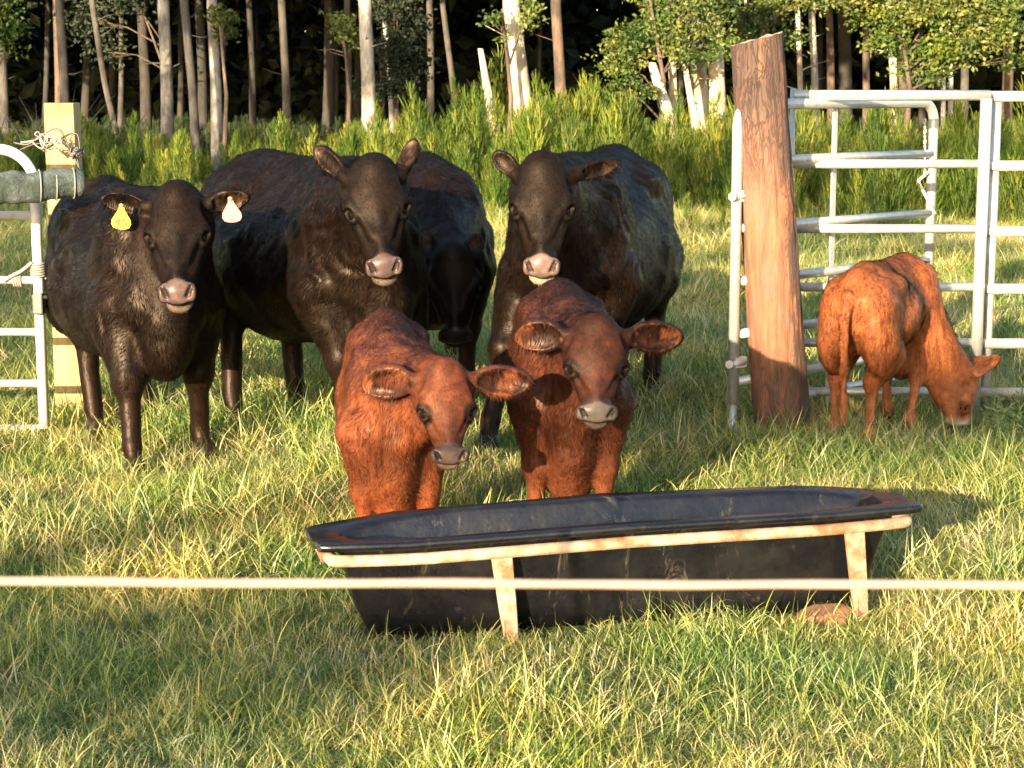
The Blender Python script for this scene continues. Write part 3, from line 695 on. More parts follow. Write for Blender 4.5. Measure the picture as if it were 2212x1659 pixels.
    root = empty('electric_fence', (0, 1.52, 0)); tag(root, 'pale electric fence rope crossing the foreground', 'fence rope'); o0 = Vector((0, 1.52, 0))
    p0 = a-d*1.2-o0; p1 = b+d*1.2-o0
    g = G()
    pts = [p0.lerp(p1, i/150.) for i in range(151)]
    g.tube([p + Vector((0, .0006*math.sin(i*.9), -.006*math.sin(PI*i/150.)+.0035+.0005*math.sin(i*.37))) for i, p in enumerate(pts)], [.0039+.0002*math.sin(i*.8) for i in range(151)], 10)
    g.build('rope', em.m, root)
    for e in (p0, p1): G().box((e.x, 0.01, .65), (.02, .02, 1.45), bevel=.003).build('stake', white, root)

# ================================================================== TROUGH
TC, TA = Vector((.32, 5.67, 0)), math.atan2(.39, 1.88)
THL, THW = .945, .215
def trough_uv(x, y):
    dx, dy = x-TC.x, y-TC.y; c, n = math.cos(-TA), math.sin(-TA)
    return dx*c-dy*n, dx*n+dy*c
def trough_inside(x, y, s=1.0):
    dx, dy = x-TC.x, y-TC.y; c, n = math.cos(-TA), math.sin(-TA)
    u, v = dx*c-dy*n, dx*n+dy*c
    return abs(u) < .84*s and abs(v) < .13*s
def make_trough():
    pm = MT('black_plastic'); v = pm.coord(); k = pm.noise(v, 5, 7, .7)
    c = pm.mix((.0035, .0035, .0048), (.013, .012, .0115), pm.ramp(k, [(.45, 0.), (.75, 1.)]))
    vv = pm.coord((1, 1, .35)); c = pm.mix(c, (.14, .11, .08), pm.ramp(pm.noise(vv, 8, 9, .8, 1.2), [(.58, 0.), (.70, .55)]))
    pm.col(c); pm.set(Roughness=pm.ramp(pm.noise(v, 9, 5), [(.3, .20), (.7, .42)])); pm.bump(pm.noise(v, 22, 6), .35, .008)
    cm = MT('cream_rusty_paint'); v = cm.coord(); k = cm.noise(v, 5.5, 7, .7)
    c = cm.mix((.27, .20, .14), (.36, .29, .20), cm.ramp(cm.noise(v, 30, 4), [(.3, 0.), (.7, 1.)]))
    c = cm.mix(c, (.20, .075, .028), cm.ramp(k, [(.44, 0.), (.60, 1.)])); cm.col(c); cm.set(Roughness=.75); cm.bump(cm.noise(v, 45, 5), .4, .004)
    root = empty('feed_trough', TC, TA); tag(root, 'long black plastic feed trough in a low cream rusty frame', 'trough')
    n = 96
    def loop(hl, hw, z, ex=5.0, wav=0.0, sag=0.0):
        L = []
        for i in range(n):
            t = 2*PI*i/n; c, s_ = math.cos(t), math.sin(t)
            x = hl*math.copysign(abs(c)**(2/ex), c); y = hw*math.copysign(abs(s_)**(2/ex), s_)
            zz = z + wav*(.0035*math.sin(x*5.0+1.2+(2.2 if y > 0 else 0)) + .002*math.sin(x*11+y*6))
            if y > 0: zz -= sag*(.030*(abs(x)/hl)**4 + .030*max(0, -x+.1))
            else: zz += sag*(-.010 + .02*x)
            if ex > 12: x += .030*math.copysign(1, x)*(abs(y)/hw)**8*(abs(x)/hl)**20
            L.append((x, y, zz))
        return L
    Z = .368
    loops = [loop(THL-.03, THW-.03, Z-.030, 16, 1, 1), loop(THL, THW, Z-.024, 16, 1, 1), loop(THL+.004, THW+.003, Z-.006, 16, 1, 1), loop(THL-.004, THW-.005, Z, 16, 1, 1),
             loop(THL-.085, THW-.060, Z-.004, 9, 1, 1), loop(THL-.098, THW-.070, Z-.016, 8, 1, 1), loop(THL-.12, THW-.088, Z-.12, 6, .3, .4), loop(THL-.16, THW-.115, .09, 5), loop(THL-.21, THW-.15, .060, 3.2), loop(.3, .03, .058, 2)]
    V = [p for L in loops for p in L]; F4 = []
    for a in range(len(loops)-1):
        for i in range(n): F4.append((a*n+i, a*n+(i+1) % n, (a+1)*n+(i+1) % n, (a+1)*n+i))
    me = mesh_np('basin', V, F4); link('basin', me, pm.m, root)
    outer = [loop(THL-.06, THW-.045, Z-.028, 8, .5, .8), loop(THL-.085, THW-.060, Z-.12, 7), loop(THL-.125, THW-.08, .10, 6), loop(THL-.16, THW-.10, .025, 5), loop(THL-.22, THW-.16, .02, 3), loop(.3, .03, .02, 2)]
    V = [p for L in outer for p in L]; F4 = []
    for a in range(len(outer)-1):
        for i in range(n): F4.append((a*n+i, (a+1)*n+i, (a+1)*n+(i+1) % n, a*n+(i+1) % n))
    link('shell', mesh_np('shell', V, F4), pm.m, root)
    # frame tube under the flange
    L = loop(THL-.040, THW-.014, Z-.056, 14, .9, 1); pts = [Vector(p) for p in L]
    g = G(); g.tube(pts+[pts[0]], .0185, 10, False); g.build('frame_tube', cm.m, root)
    for (x, y) in ((-.40, -1), (.72, -1), (-.40, 1), (.72, 1)):
        g = G(); yy = y*(THW-.018); zt = Z-.066 + (.02*x-.01 if y < 0 else -.02)
        bm = g.bm
        prof = [(0, .032), (.5, .027), (1, .018)]
        rings = []
        for f, hw in prof:
            z = zt*(1-f) - .04*f; xx = x + .035*f; y0 = yy - y*(-.012)*f
            rings.append([bm.verts.new(p) for p in ((xx-hw, y0-.010, z), (xx+hw, y0-.010, z), (xx+hw, y0+.010, z), (xx-hw, y0+.010, z))])
        for a, b in zip(rings, rings[1:]):
            for i in range(4): bm.faces.new((a[i], a[(i+1) % 4], b[(i+1) % 4], b[i]))
        bm.faces.new(rings[0]); bm.faces.new(rings[-1])
        bmesh.ops.bevel(bm, geom=bm.edges[:], offset=.003, segments=1, affect='EDGES')
        g.build('leg', cm.m, root)
    # tan broken stone at the right front leg
    sm = MT('tan_stone'); v = sm.coord(); sm.col(sm.mix((.22, .105, .05), (.12, .055, .026), sm.noise(v, 14, 6))); sm.set(Roughness=.9); sm.bump(sm.noise(v, 25, 6), .6, .01)
    c = at(1780, 1335, 5.72); bm = bmesh.new(); bmesh.ops.create_icosphere(bm, subdivisions=4, radius=1)
    for v_ in bm.verts:
        p = v_.co.copy(); d = 1+.22*mnoise(p*1.3+Vector((5, 0, 0)))+.08*mnoise(p*4)
        p = Vector((p.x*.12*d, p.y*.07*d, p.z*.055*d)); p.z = min(p.z, .038+.15*p.x); v_.co = p
    for f in bm.faces: f.smooth = True
    me = bpy.data.meshes.new('stone'); bm.to_mesh(me); bm.free()
    o = link('stone', me, sm.m); o.location = (c.x-.02, 5.60, .028); o.scale = (.85, .85, .85); o.rotation_euler = (0.1, 0, .2); tag(o, 'flat tan stone beside the right front leg of the trough', 'stone')

# ================================================================== CATTLE
def axis(lo, hi, a, b, hf, hc):
    L = []; x = lo
    while x < hi:
        L.append(x); x += hf if (a-.02 < x < b+.02) else hc
    L.append(x); return np.array(L, np.float32)
class Field:
    def __init__(s, X, Y, Z):
        s.X, s.Y, s.Z = X, Y, Z; s.F = np.full((len(X), len(Y), len(Z)), 1.0, np.float32); s.M = np.eye(3); s.o = np.zeros(3); s.sc = np.ones(3)
    def frame(s, o=None, M=None, sc=None):
        s.o = np.zeros(3) if o is None else np.array(o, float); s.M = np.eye(3) if M is None else np.array(M, float); s.sc = np.ones(3) if sc is None else np.array(sc, float)
    def w(s, p): return s.M @ (np.array(p, float)*s.sc) + s.o
    def _sub(s, lo, hi):
        sl = []
        for A, a, b in ((s.X, lo[0], hi[0]), (s.Y, lo[1], hi[1]), (s.Z, lo[2], hi[2])):
            i0 = max(0, int(np.searchsorted(A, a))-1); i1 = min(len(A), int(np.searchsorted(A, b))+1); sl.append(slice(i0, max(i1, i0+1)))
        return tuple(sl)
    def _apply(s, sl, d, k, op):
        F = s.F[sl]
        if op == 'u': h = np.maximum(k-np.abs(F-d), 0)/k; s.F[sl] = np.minimum(F, d)-h*h*k*.25
        else: d = -d; h = np.maximum(k-np.abs(F-d), 0)/k; s.F[sl] = np.maximum(F, d)+h*h*k*.25
    def grid(s, sl):
        return s.X[sl[0]][:, None, None], s.Y[sl[1]][None, :, None], s.Z[sl[2]][None, None, :]
    def ell(s, c, r, k=.05, op='u', R=None, raw=False):
        """ellipsoid, in current frame; R extra 3x3 (columns = axes) in the current frame"""
        C = np.array(c, float) if raw else s.w(c); r = np.array(r, float)*(1 if raw else s.sc)
        M = np.eye(3) if raw else s.M
        if R is not None: M = M @ np.array(R, float)
        mg = k+.04; ext = np.sqrt((M**2) @ (r**2))+mg
        sl = s._sub(C-ext, C+ext); X, Y, Z = s.grid(sl); x, y, z = X-C[0], Y-C[1], Z-C[2]
        q = [(M[0, i]*x+M[1, i]*y+M[2, i]*z) for i in range(3)]
        k0 = np.sqrt(sum((q[i]/r[i])**2 for i in range(3))); k1 = np.sqrt(sum((q[i]/r[i]**2)**2 for i in range(3)))+1e-6
        s._apply(sl, (k0*(k0-1)/k1).astype(np.float32), k, op)
    def rc(s, a, b, r1, r2, k=.05, op='u', wa=False, wb=False):
        A = np.array(a, float) if wa else s.w(a); B = np.array(b, float) if wb else s.w(b); m = float(np.mean(s.sc)); r1 *= m; r2 *= m
        mg = max(r1, r2)+k+.04; sl = s._sub(np.minimum(A, B)-mg, np.maximum(A, B)+mg); X, Y, Z = s.grid(sl); ba = B-A
        x, y, z = X-A[0], Y-A[1], Z-A[2]; h = np.clip((x*ba[0]+y*ba[1]+z*ba[2])/(ba@ba+1e-9), 0, 1)
        d = np.sqrt((x-h*ba[0])**2+(y-h*ba[1])**2+(z-h*ba[2])**2)-(r1+(r2-r1)*h)
        s._apply(sl, d.astype(np.float32), k, op)
    def mesh(s):
        F = s.F; ins = F < 0; nx, ny, nz = F.shape
        c = np.zeros((nx-1, ny-1, nz-1), np.int8)
        for a in (0, 1):
            for b in (0, 1):
                for d in (0, 1): c += ins[a:nx-1+a, b:ny-1+b, d:nz-1+d]
        act = np.argwhere((c > 0) & (c < 8)); idx = np.full(c.shape, -1, np.int32); idx[tuple(act.T)] = np.arange(len(act))
        P = np.zeros((len(act), 3)); W = np.zeros(len(act)); AX = (s.X, s.Y, s.Z)
        for ax in range(3):
            o1, o2 = [q for q in range(3) if q != ax]
            for a in (0, 1):
                for b in (0, 1):
                    i0 = act.copy(); i0[:, o1] += a; i0[:, o2] += b; i1 = i0.copy(); i1[:, ax] += 1
                    f0 = F[tuple(i0.T)]; f1 = F[tuple(i1.T)]; m = (f0 < 0) != (f1 < 0); t = np.where(m, f0/(f0-f1+1e-12), 0)
                    p = np.stack([AX[q][i0[:, q]] for q in range(3)], 1).astype(float); pe = AX[ax][i1[:, ax]]
                    p[:, ax] = p[:, ax]*(1-t)+pe*t; P[m] += p[m]; W[m] += 1
        P /= W[:, None]; Q = []
        for ax in range(3):
            o1, o2 = [(1, 2), (2, 0), (0, 1)][ax]
            sl0 = [slice(None)]*3; sl1 = [slice(None)]*3; sl0[ax] = slice(0, -1); sl1[ax] = slice(1, None)
            e = np.argwhere(ins[tuple(sl0)] != ins[tuple(sl1)])
            ok = (e[:, o1] > 0) & (e[:, o2] > 0) & (e[:, o1] < F.shape[o1]-1) & (e[:, o2] < F.shape[o2]-1); e = e[ok]
            fl = ins[tuple(sl0)][tuple(e.T)]
            q = []
            for (a, b) in ((1, 1), (0, 1), (0, 0), (1, 0)):
                i = e.copy(); i[:, o1] -= a; i[:, o2] -= b; q.append(idx[tuple(i.T)])
            q = np.stack(q, 1); q[~fl] = q[~fl][:, ::-1]; Q.append(q)
        return P, np.concatenate(Q)
def vnormals(V, Q):
    a, b, c, d = (V[Q[:, i]] for i in range(4)); n = np.cross(c-a, d-b); N = np.zeros_like(V)
    for i in range(4): np.add.at(N, Q[:, i], n)
    return N/(np.linalg.norm(N, axis=1)[:, None]+1e-12)

def coat_mats():
    R = {}
    for nm, sheen, rough in (('hide', .0, .44), ('strand', .0, .50)):
        m = MT('cattle_'+nm); c = m.attr('coat'); br = m.attr('bare', 'Fac')
        v = m.coord((1, 1, .32)); n1 = m.noise(v, 22, 6, .65, .6); n2 = m.noise(m.coord(), 5, 4, .55)
        st = m.noise(m.coord((1, 1, .12)), 70, 5, .6, .2); hd_ = m.attr('coat', 'Alpha')
        sk = m.n('Mix'); sk.data_type = 'FLOAT'; m.l(hd_, sk.inputs[0]); m.l(st, sk.inputs[2]); m.l(m.noise(m.coord(), 26, 4, .55, .0), sk.inputs[3])
        c = m.mix(c, m.mix(c, (.30, .28, .27), 1.0, 'MULTIPLY'), m.ramp(sk.outputs[0], [(.34, .5), (.54, 0.)]))
        c = m.mix(c, m.mix(c, (1.8, 1.6, 1.4), 1.0, 'MULTIPLY'), m.ramp(sk.outputs[0], [(.52, 0.), (.74, .55)]))
        c = m.mix(c, m.mix(c, (.5, .48, .48), 1.0, 'MULTIPLY'), m.ramp(n2, [(.36, .45), (.50, 0.)]))
        if nm == 'hide':
            m.bump(sk.outputs[0], .25, .005)
        else:
            vt = m.n('VectorTransform'); vt.vector_type = 'NORMAL'; vt.convert_from = 'OBJECT'; vt.convert_to = 'WORLD'
            m.l(m.attr('sn', 'Vector'), vt.inputs[0]); m.l(vt.outputs[0], m.p.inputs['Normal'])
        m.col(c)
        rr = m.n('Mix'); rr.data_type = 'FLOAT'; rr.inputs[2].default_value = rough; rr.inputs[3].default_value = .28; m.l(br, rr.inputs[0])
        hr = m.n('MapRange'); hr.inputs['To Min'].default_value = rough; hr.inputs['To Max'].default_value = rough+.12; m.l(m.attr('coat', 'Alpha'), hr.inputs[0]); m.l(hr.outputs[0], rr.inputs[2])
        m.set(Roughness=rr.outputs[0]); m.p.inputs['Specular IOR Level'].default_value = .18 if nm == 'hide' else .11; m.p.inputs['Specular Tint'].default_value = (1.0, .80, .66, 1)
        m.p.inputs['Sheen Weight'].default_value = sheen; m.p.inputs['Sheen Roughness'].default_value = .4
        R[nm] = m.m
    e = MT('eye'); e.col((.006, .004, .003)); e.set(Roughness=.12); e.p.inputs['IOR'].default_value = 1.2; R['eye'] = e.m
    return R

EYE_C = np.array((.095, .18, -.066)); EYE_D = np.array((.66, .12, .74)); EY0, EY1 = .190, .222
def bovine(name, label, cat, group, loc, head, S, body, pal, poll, muz, u, ears, hooves, CM, hf=.0065, hc=.013, fat=1.0, neckr=1.0, tail=None, strands=90000, slen=.032, swid=.0032, hw=1.0, calf=False, deep=True, lr=1.0, tags=()):
    """loc: ground point below mid-body; head: heading (x,y); S=(sx,sy,sz); poll, muz world; u: world face normal; ears: [(tip, cup normal, width)]"""
    h = Vector((head[0], head[1], 0)).normalized(); rz = math.atan2(h.y, h.x)-PI/2
    if not calf: lr = 1.17
    root = empty(name, (loc[0], loc[1], 0), rz); tag(root, label, cat, group)
    Ri = Matrix.Rotation(-rz, 3, 'Z'); L0 = Vector((loc[0], loc[1], 0))
    def lo(p): return np.array(Ri @ (Vector(p)-L0))
    def ld(d): return np.array(Ri @ Vector(d))
    P = lo(poll); Mz = lo(muz); f = Mz-P; HL = np.linalg.norm(f); f = f/HL; P = P+f*HL*.045; uu = ld(u); uu = uu-f*(uu@f); uu /= np.linalg.norm(uu); rr = np.cross(f, uu)
    HM = np.stack([rr, f, uu], 1)         # columns: lateral, forward, face normal
    hs = HL/.555; hsc = np.array((hs*hw, hs, hs))
    sx, sy, sz = S; E = [lo(e[0]) for e in ears]
    pts = np.array([P, Mz, P-uu*.25*hs]+E+[P+rr*.16*hs, P-rr*.16*hs])
    a = pts.min(0)-.05; b = pts.max(0)+.05
    lo_ = np.minimum(np.array((-.45*sx, -1.12*sy, -.03)), a-.04); hi_ = np.maximum(np.array((.45*sx, .98*sy, 1.45*sz)), b+.04)
    Fd = Field(axis(lo_[0], hi_[0], a[0], b[0], hf, hc), axis(lo_[1], hi_[1], a[1], b[1], hf, hc), axis(lo_[2], hi_[2], a[2], b[2], hf, hc))
    Fd.frame(sc=(sx, sy, sz)); k = .10*sx
    W = body
    bw, bz, br = (.33*fat, .80, .365) if not calf else ((.265*fat, .87, .30) if deep else (.27, .93, .265))
    Fd.ell((0, -.05, bz), (bw, .66, br), k)
    Fd.ell((0, -.25, bz-.03), (bw*1.05, .42, br*.98), k)
    Fd.ell((0, .42, bz+.05), (.25 if not calf else .215, .36, .36 if not calf else .30), k)
    Fd.rc((0, .42, 1.14), (0, -.5, 1.16), .125, .13, k)
    Fd.ell((0, -.60, 1.00), (.245 if not calf else .215, .34, .27), k)
    for s in (-1, 1):
        Fd.ell((s*.175, .46, .90), (.105, .19, .33), .08*sx)                      # shoulder
        Fd.ell((s*.17, -.38, 1.13), (.085, .13, .07), .12*sx)                     # hook
        Fd.ell((s*.10, -.86, 1.07), (.055, .06, .05), .07*sx)                     # pin
        Fd.ell((s*.165, -.66, .86), (.115, .25, .33), .08*sx)                     # thigh
    Fd.rc((0, .50, 1.215), (0, -.75, 1.235), .035, .040, .09*sx)                    # spine
    for s in (-1, 1):
        Fd.rc((s*.10, .38, 1.16), (s*.215, .60, .78), .035, .055, .07*sx)              # shoulder blade
        Fd.ell((s*.36, .06, .95), (.03, .14, .16), .10*sx, 's')                       # hollow behind the shoulder
        Fd.ell((s*.31, -.30, 1.05), (.04, .12, .08), .10*sx, 's')                     # flank hollow
    Fd.ell((0, .66, .68), (.15, .20, .24), k)
    for s in (-1, 1): Fd.ell((s*.145, .66, .78), (.065, .075, .10), .07*sx)
    if calf and deep: Fd.ell((0, .46, .45), (.165, .28, .27), k)                                      # brisket
    Fd.ell((0, .55, .54 if not calf else .50), (.12, .26, .13), .07)
    lm = .5*(sx+sz)
    for i, (key, s) in enumerate((('FR', 1), ('FL', -1))):
        hp = lo((*hooves[key], 0)) if key in hooves else Fd.w((s*.18, .56 if calf else .50, 0)); hx, hy = hp[0], hp[1]
        A = Fd.w((s*.165, .50, .72)) if not (calf and deep) else Fd.w((s*.185, .60, .74)); K = np.array((A[0]*.35+hx*.65, A[1]*.45+hy*.55+.035*sy, .415*sz)); Ft = np.array((hx, hy+.0*sy, .135*sz)); Fd.frame(sc=(lm, lm, lm))
        g = 1.12 if calf else 1.0
        Fd.rc(A, K+(0, 0, .03), .150*lr if not (calf and deep) else .150, .068*g*lr, .05, wa=True, wb=True); Fd.ell(K, np.array((.063, .064, .075))*lm*g*lr, .03, raw=True)
        Fd.rc(K, Ft, .045*g*lr, .037*g*lr, .03, wa=True, wb=True); Fd.ell(Ft, np.array((.042, .046, .042))*lm*g, .02, raw=True)
        Fd.rc(Ft, Ft+np.array((0, .035*sy, -.08*sz)), .036*g, .044*g, .02, wa=True, wb=True)
        Fd.ell((hx, hy+.055*sy, .028), np.array((.058, .075, .045))*lm, .01, raw=True)
        Fd.frame(sc=(sx, sy, sz))
    for i, (key, s) in enumerate((('HR', 1), ('HL', -1))):
        hp = lo((*hooves[key], 0)) if key in hooves else Fd.w((s*.16, -.78, 0)); hx, hy = hp[0], hp[1]
        A = Fd.w((s*.16, -.62, .74)); St = Fd.w((s*.18, -.50, .66)); H = np.array((A[0]*.35+hx*.65, hy-.085*sy, .50*sz)); Ft = np.array((hx, hy-.01, .13*sz)); g = 1.1 if calf else 1.0
        Fd.frame(sc=(lm, lm, lm))
        Fd.rc(A, St, .16*lr, .13*lr, .06, wa=True, wb=True); Fd.rc(St, H, .125*lr, .056*g*lr, .06, wa=True, wb=True); Fd.ell(H, np.array((.042, .060, .062))*lm*g, .03, raw=True)
        Fd.rc(H, Ft, .050*g*lr, .040*g*lr, .03, wa=True, wb=True); Fd.ell(Ft, np.array((.044, .048, .044))*lm*g, .02, raw=True)
        Fd.rc(Ft, Ft+np.array((0, .04*sy, -.08*sz)), .037*g, .044*g, .02, wa=True, wb=True)
        Fd.ell((hx, hy+.045*sy, .028), np.array((.056, .075, .045))*lm, .01, raw=True)
        Fd.frame(sc=(sx, sy, sz))
    # neck
    hd = lambda p: HM @ (np.array(p)*hsc)+P
    nr = neckr
    Fd.rc(Fd.w((0, .42, 1.10)), hd((0, .0, -.07)), .15*nr, .075*hs/np.mean(S), .12*sx, wa=True, wb=True)
    Fd.rc(Fd.w((0, .48, .98)), hd((0, .06, -.13)), .205*nr, .105*hs/np.mean(S), .12*sx, wa=True, wb=True)
    Fd.rc(Fd.w((0, .58, .80)), hd((0, .15, -.19)), .155*nr, .075*hs/np.mean(S), .12*sx, wa=True, wb=True)
    Fd.rc(Fd.w((0, .74, .66)), hd((0, .20, -.20)), .055*nr, .035*hs/np.mean(S), .07*sx, wa=True, wb=True)   # dewlap
    # tail
    tl = tail or [(0, -.93, 1.10), (0, -1.0, .95), (0, -.99, .6), (0, -.98, .42), (0, -.97, .25)]
    for i in range(len(tl)-1):
        q0 = .042-.007*i; q1 = .042-.007*(i+1)
        if i == len(tl)-2: q0, q1 = .035, .03
        Fd.rc(tl[i], tl[i+1], q0, q1, .02)
    # head
    Fd.frame(P, HM, hsc); K = .045*hs; rnd = 1.12 if calf else 1.0
    ey = EY1 if calf else EY0; mw = 1.08 if calf else .93
    Fd.ell((0, .10, -.095), (.102*rnd, .135, .098), K)
    Fd.ell((0, -.005, -.050), (.046 if not calf else .066, .045, .055), K*1.2)
    Fd.ell((0, .12 if not calf else .14, -.058 if not calf else -.052), (.102, .145, .044 if not calf else .052), K*.8)
    for s in (-1, 1):
        Fd.ell((s*.093, ey-.020, -.062), (.034, .052, .032), .020*hs)
        Fd.rc((s*.052, .12, -.175), (s*.034, .34, -.125), .066, .038, K)
        Fd.ell((s*.062, .07, -.14), (.060, .08, .075), K)
        Fd.rc((s*.074, ey+.03, -.100), (s*.048, .33, -.095), .026, .018, .025*hs)
        Fd.rc((s*.066, ey+.01, -.050), (s*.030, .31, -.044), .014, .012, .018*hs)      # ridge from eye to nose
        Fd.ell((s*.112, .060, -.060), (.022, .040, .030), .030*hs, 's')                # temple hollow
    Fd.rc((0, .16, -.086), (0, .39, -.088), .062, .044, K)
    Fd.rc((0, .20, -.048), (0, .38, -.050), .030, .024, .022*hs)
    Fd.rc((0, .25, -.16), (0, .42, -.130), .040, .034, K)
    Fd.ell((0, .430, -.096), (.070*mw, .054, .056), .03*hs)
    RP = np.array(((1, 0, 0), (0, .8, .6), (0, -.6, .8)))       # columns: lateral, down the pad, pad normal
    Fd.ell((0, .440, -.070), (.063*mw, .050, .028), .014*hs, 'u', RP)
    for s in (-1, 1): Fd.ell((s*.053*mw, .444, -.072), (.022, .040, .026), .010*hs, 'u', RP)
    Fd.ell((0, .452, -.148), (.050, .046, .026), .016*hs)
    Fd.ell((0, .498, -.126), (.064, .050, .0065), .008*hs, 's')                    # mouth
    for s in (-1, 1):
        Fd.rc((s*.057*mw, .432, -.040), (s*.041*mw, .468, -.064), .0070, .0115, .006*hs, 's')    # nostril
        e = np.array((EYE_C[0]*s, ey, EYE_C[2])); dn = EYE_D*np.array((s, 1, 1)); dn = dn/np.linalg.norm(dn)
        Fd.ell(tuple(e+dn*.013), (.0205, .032, .0205), .010*hs, 's')
        t1 = np.cross(dn, (0, 1, 0)); t1 /= np.linalg.norm(t1); t2 = np.cross(dn, t1); ring = []
        for q in range(10):
            aa = 2*PI*q/10; ring.append(e+dn*.001+(t1*math.cos(aa)*(.0155 if math.cos(aa)*t1[0]*s < 0 else .0175)+t2*math.sin(aa)*.034))
        for q in range(10): Fd.rc(tuple(ring[q]), tuple(ring[(q+1) % 10]), .0055, .0055, .012*hs)
        up_ = e+np.array((-s*.012, -.016, .024)); Fd.rc(tuple(up_+np.array((s*.012, -.026, -.006))), tuple(up_+np.array((-s*.016, .030, -.004))), .017, .011, .016*hs)   # brow
    inner = []; earinfo = []
    for (tip, cn, wd), s in zip(ears, (-1, 1)):
        # s = side in the head frame: chosen by which side the tip lies
        T = lo(tip); s = 1 if (T-P)@rr > 0 else -1
        B_ = hd((s*.088, .022, -.085)); ax = T-B_; Le = np.linalg.norm(ax); ax = ax/Le; n_ = ld(cn); n_ = n_-ax*(n_@ax); n_ /= np.linalg.norm(n_); w_ = np.cross(n_, ax)
        R3 = np.stack([ax, w_, n_], 1); C = B_+ax*Le*.56
        Fd.frame()
        Fd.rc(B_, B_+ax*Le*.30, .036*hs, .026*hs, .02, wa=True, wb=True)
        # solid ear then scooped hollow
        sub = Field(Fd.X, Fd.Y, Fd.Z) if False else None
        Fd.M = R3; Fd.o = np.zeros(3)
        def ee(c, r, kk, op):
            Fd.frame(c, R3, (1, 1, 1)); Fd.ell((0, 0, 0), r, kk, op)
        ee(C-ax*Le*.02, (Le*.43, wd*.5, wd*.20), .018, 'u'); ee(C+ax*Le*.24, (Le*.24, wd*.27, wd*.10), .03, 'u'); ee(C-w_*wd*.12+ax*Le*.04, (Le*.30, wd*.42, wd*.15), .02, 'u')
        sc_c = C+n_*wd*.155+ax*Le*.015; sr = (Le*.385, wd*.40, wd*.185); ee(sc_c, sr, .006, 's')
        inner.append((sc_c, R3, np.array(sr))); earinfo.append((B_, ax, w_, n_, Le, wd, C))
    V, Q = Fd.mesh()
    # gentle smoothing of the grid pattern
    N = vnormals(V, Q)
    ed = np.concatenate([Q[:, [0, 1]], Q[:, [1, 2]], Q[:, [2, 3]], Q[:, [3, 0]]])
    for lam in (.35, -.36, .35):
        acc = np.zeros_like(V); cnt = np.zeros(len(V)); np.add.at(acc, ed[:, 0], V[ed[:, 1]]); np.add.at(cnt, ed[:, 0], 1); np.add.at(acc, ed[:, 1], V[ed[:, 0]]); np.add.at(cnt, ed[:, 1], 1)
        V = V+lam*(acc/np.maximum(cnt, 1)[:, None]-V)
    N = vnormals(V, Q)
    hq = ((V-P) @ HM)/hsc; dh = np.linalg.norm((hq-np.array((0, .22, -.10)))/np.array((.17, .34, .20)), axis=1); hm = np.clip((1.25-dh)/.3, 0, 1)
    sc3 = np.array((sx, sy, sz)); cb = V/sc3
    amp = .008*sx*(1-hm*.75)*np.clip(cb[:, 2]/.5, .25, 1)
    V = V+N*(amp*(vnoise(V, .11*sx)*.9+.5*vnoise(V+7, .05*sx)))[:, None]
    # neck folds
    nk = np.clip(1-np.abs(cb[:, 1]-.62)/.28, 0, 1)*np.clip((cb[:, 2]-.6)/.2, 0, 1)*(1-hm)
    V = V+N*(nk*.010*sx*(.4+.6*vnoise(V+3, .15))*np.sin(cb[:, 1]*44+11*vnoise(V, .16)+cb[:, 2]*9))[:, None]
    N = vnormals(V, Q)
    # ---- colours
    base = np.tile(np.array(pal['body']), (len(V), 1)); bare = np.zeros(len(V))
    def blend(wt, c):
        wt = np.clip(wt, 0, 1)[:, None]; base[:] = base*(1-wt)+np.array(c)*wt
    def s_(x, a, b): t = np.clip((x-a)/(b-a), 0, 1); return t*t*(3-2*t)
    n1 = vnoise(V, .13); n2 = vnoise(V*np.array((1, 1, .4)), .035)
    blend(s_(cb[:, 2]+.12*n1, .95, 1.25)*(1-hm)*pal.get('backk', .5), pal['back'])
    blend((.5+.5*n2)*.45, pal['var'])
    blend(s_(-(cb[:, 2])+.08*n1, -.50, -.30)*pal.get('legk', .5), pal['leg'])
    blend(hm*pal.get('headk', .5)*(.6+.4*n1), pal['head'])
    # face details in head frame
    y = hq[:, 1]; x = np.abs(hq[:, 0]); z = hq[:, 2]
    inhead = hm > .3
    tl_ = pal.get('topk', .4)
    blend(inhead*s_(.09-np.abs(y-.02)-.0*x, 0, .06)*tl_*(.5+.5*n2), pal['back'])
    blend(inhead*s_(.040-x, -.012, .015)*s_(y, .16, .24)*s_(-y, -.42, -.38)*s_(z, -.10, -.05)*pal.get('stripek', .55), pal['stripe'])  # form shading along the nose bridge painted into the coat
    de = np.linalg.norm((np.stack([x, y, z], 1)-np.array((EYE_C[0], ey, EYE_C[2])))/np.array((.034, .046, .040)), axis=1)
    blend(inhead*s_(-de, -1.7, -1.15)*.97, pal['eyering']); blend(inhead*s_(-np.abs(de-.80), -.16, -.02)*.75*s_(y, ey-.01, ey+.015)*s_(-x, -.11, -.095)*.5, pal['lid'])
    mzk = inhead*s_(y+.02*n1, pal.get('mz0', .355), pal.get('mz0', .355)+.05)
    blend(mzk*pal.get('mzdark', .0), pal['mzring'])
    tn = (y-.440)*.6+(z+.070)*.8
    pad = inhead*s_(tn, .004, .014)*s_(y, .395, .408)*(y < .56)*s_(-x, -.076*mw, -.064*mw)*s_(z, -.128, -.118)
    blend(pad*.92, pal['muzzle']); bare = np.maximum(bare, pad)
    chin = inhead*s_(y, .43, .455)*s_(-z, .126, .13)*(y < .53)*(z > -.19); blend(chin*.5*pal.get('chink', 1), pal['chin'])
    mouth = inhead*s_(-np.abs(z+.121), -.008, -.003)*s_(y, .43, .45); blend(mouth*.8, (.02, .012, .010))
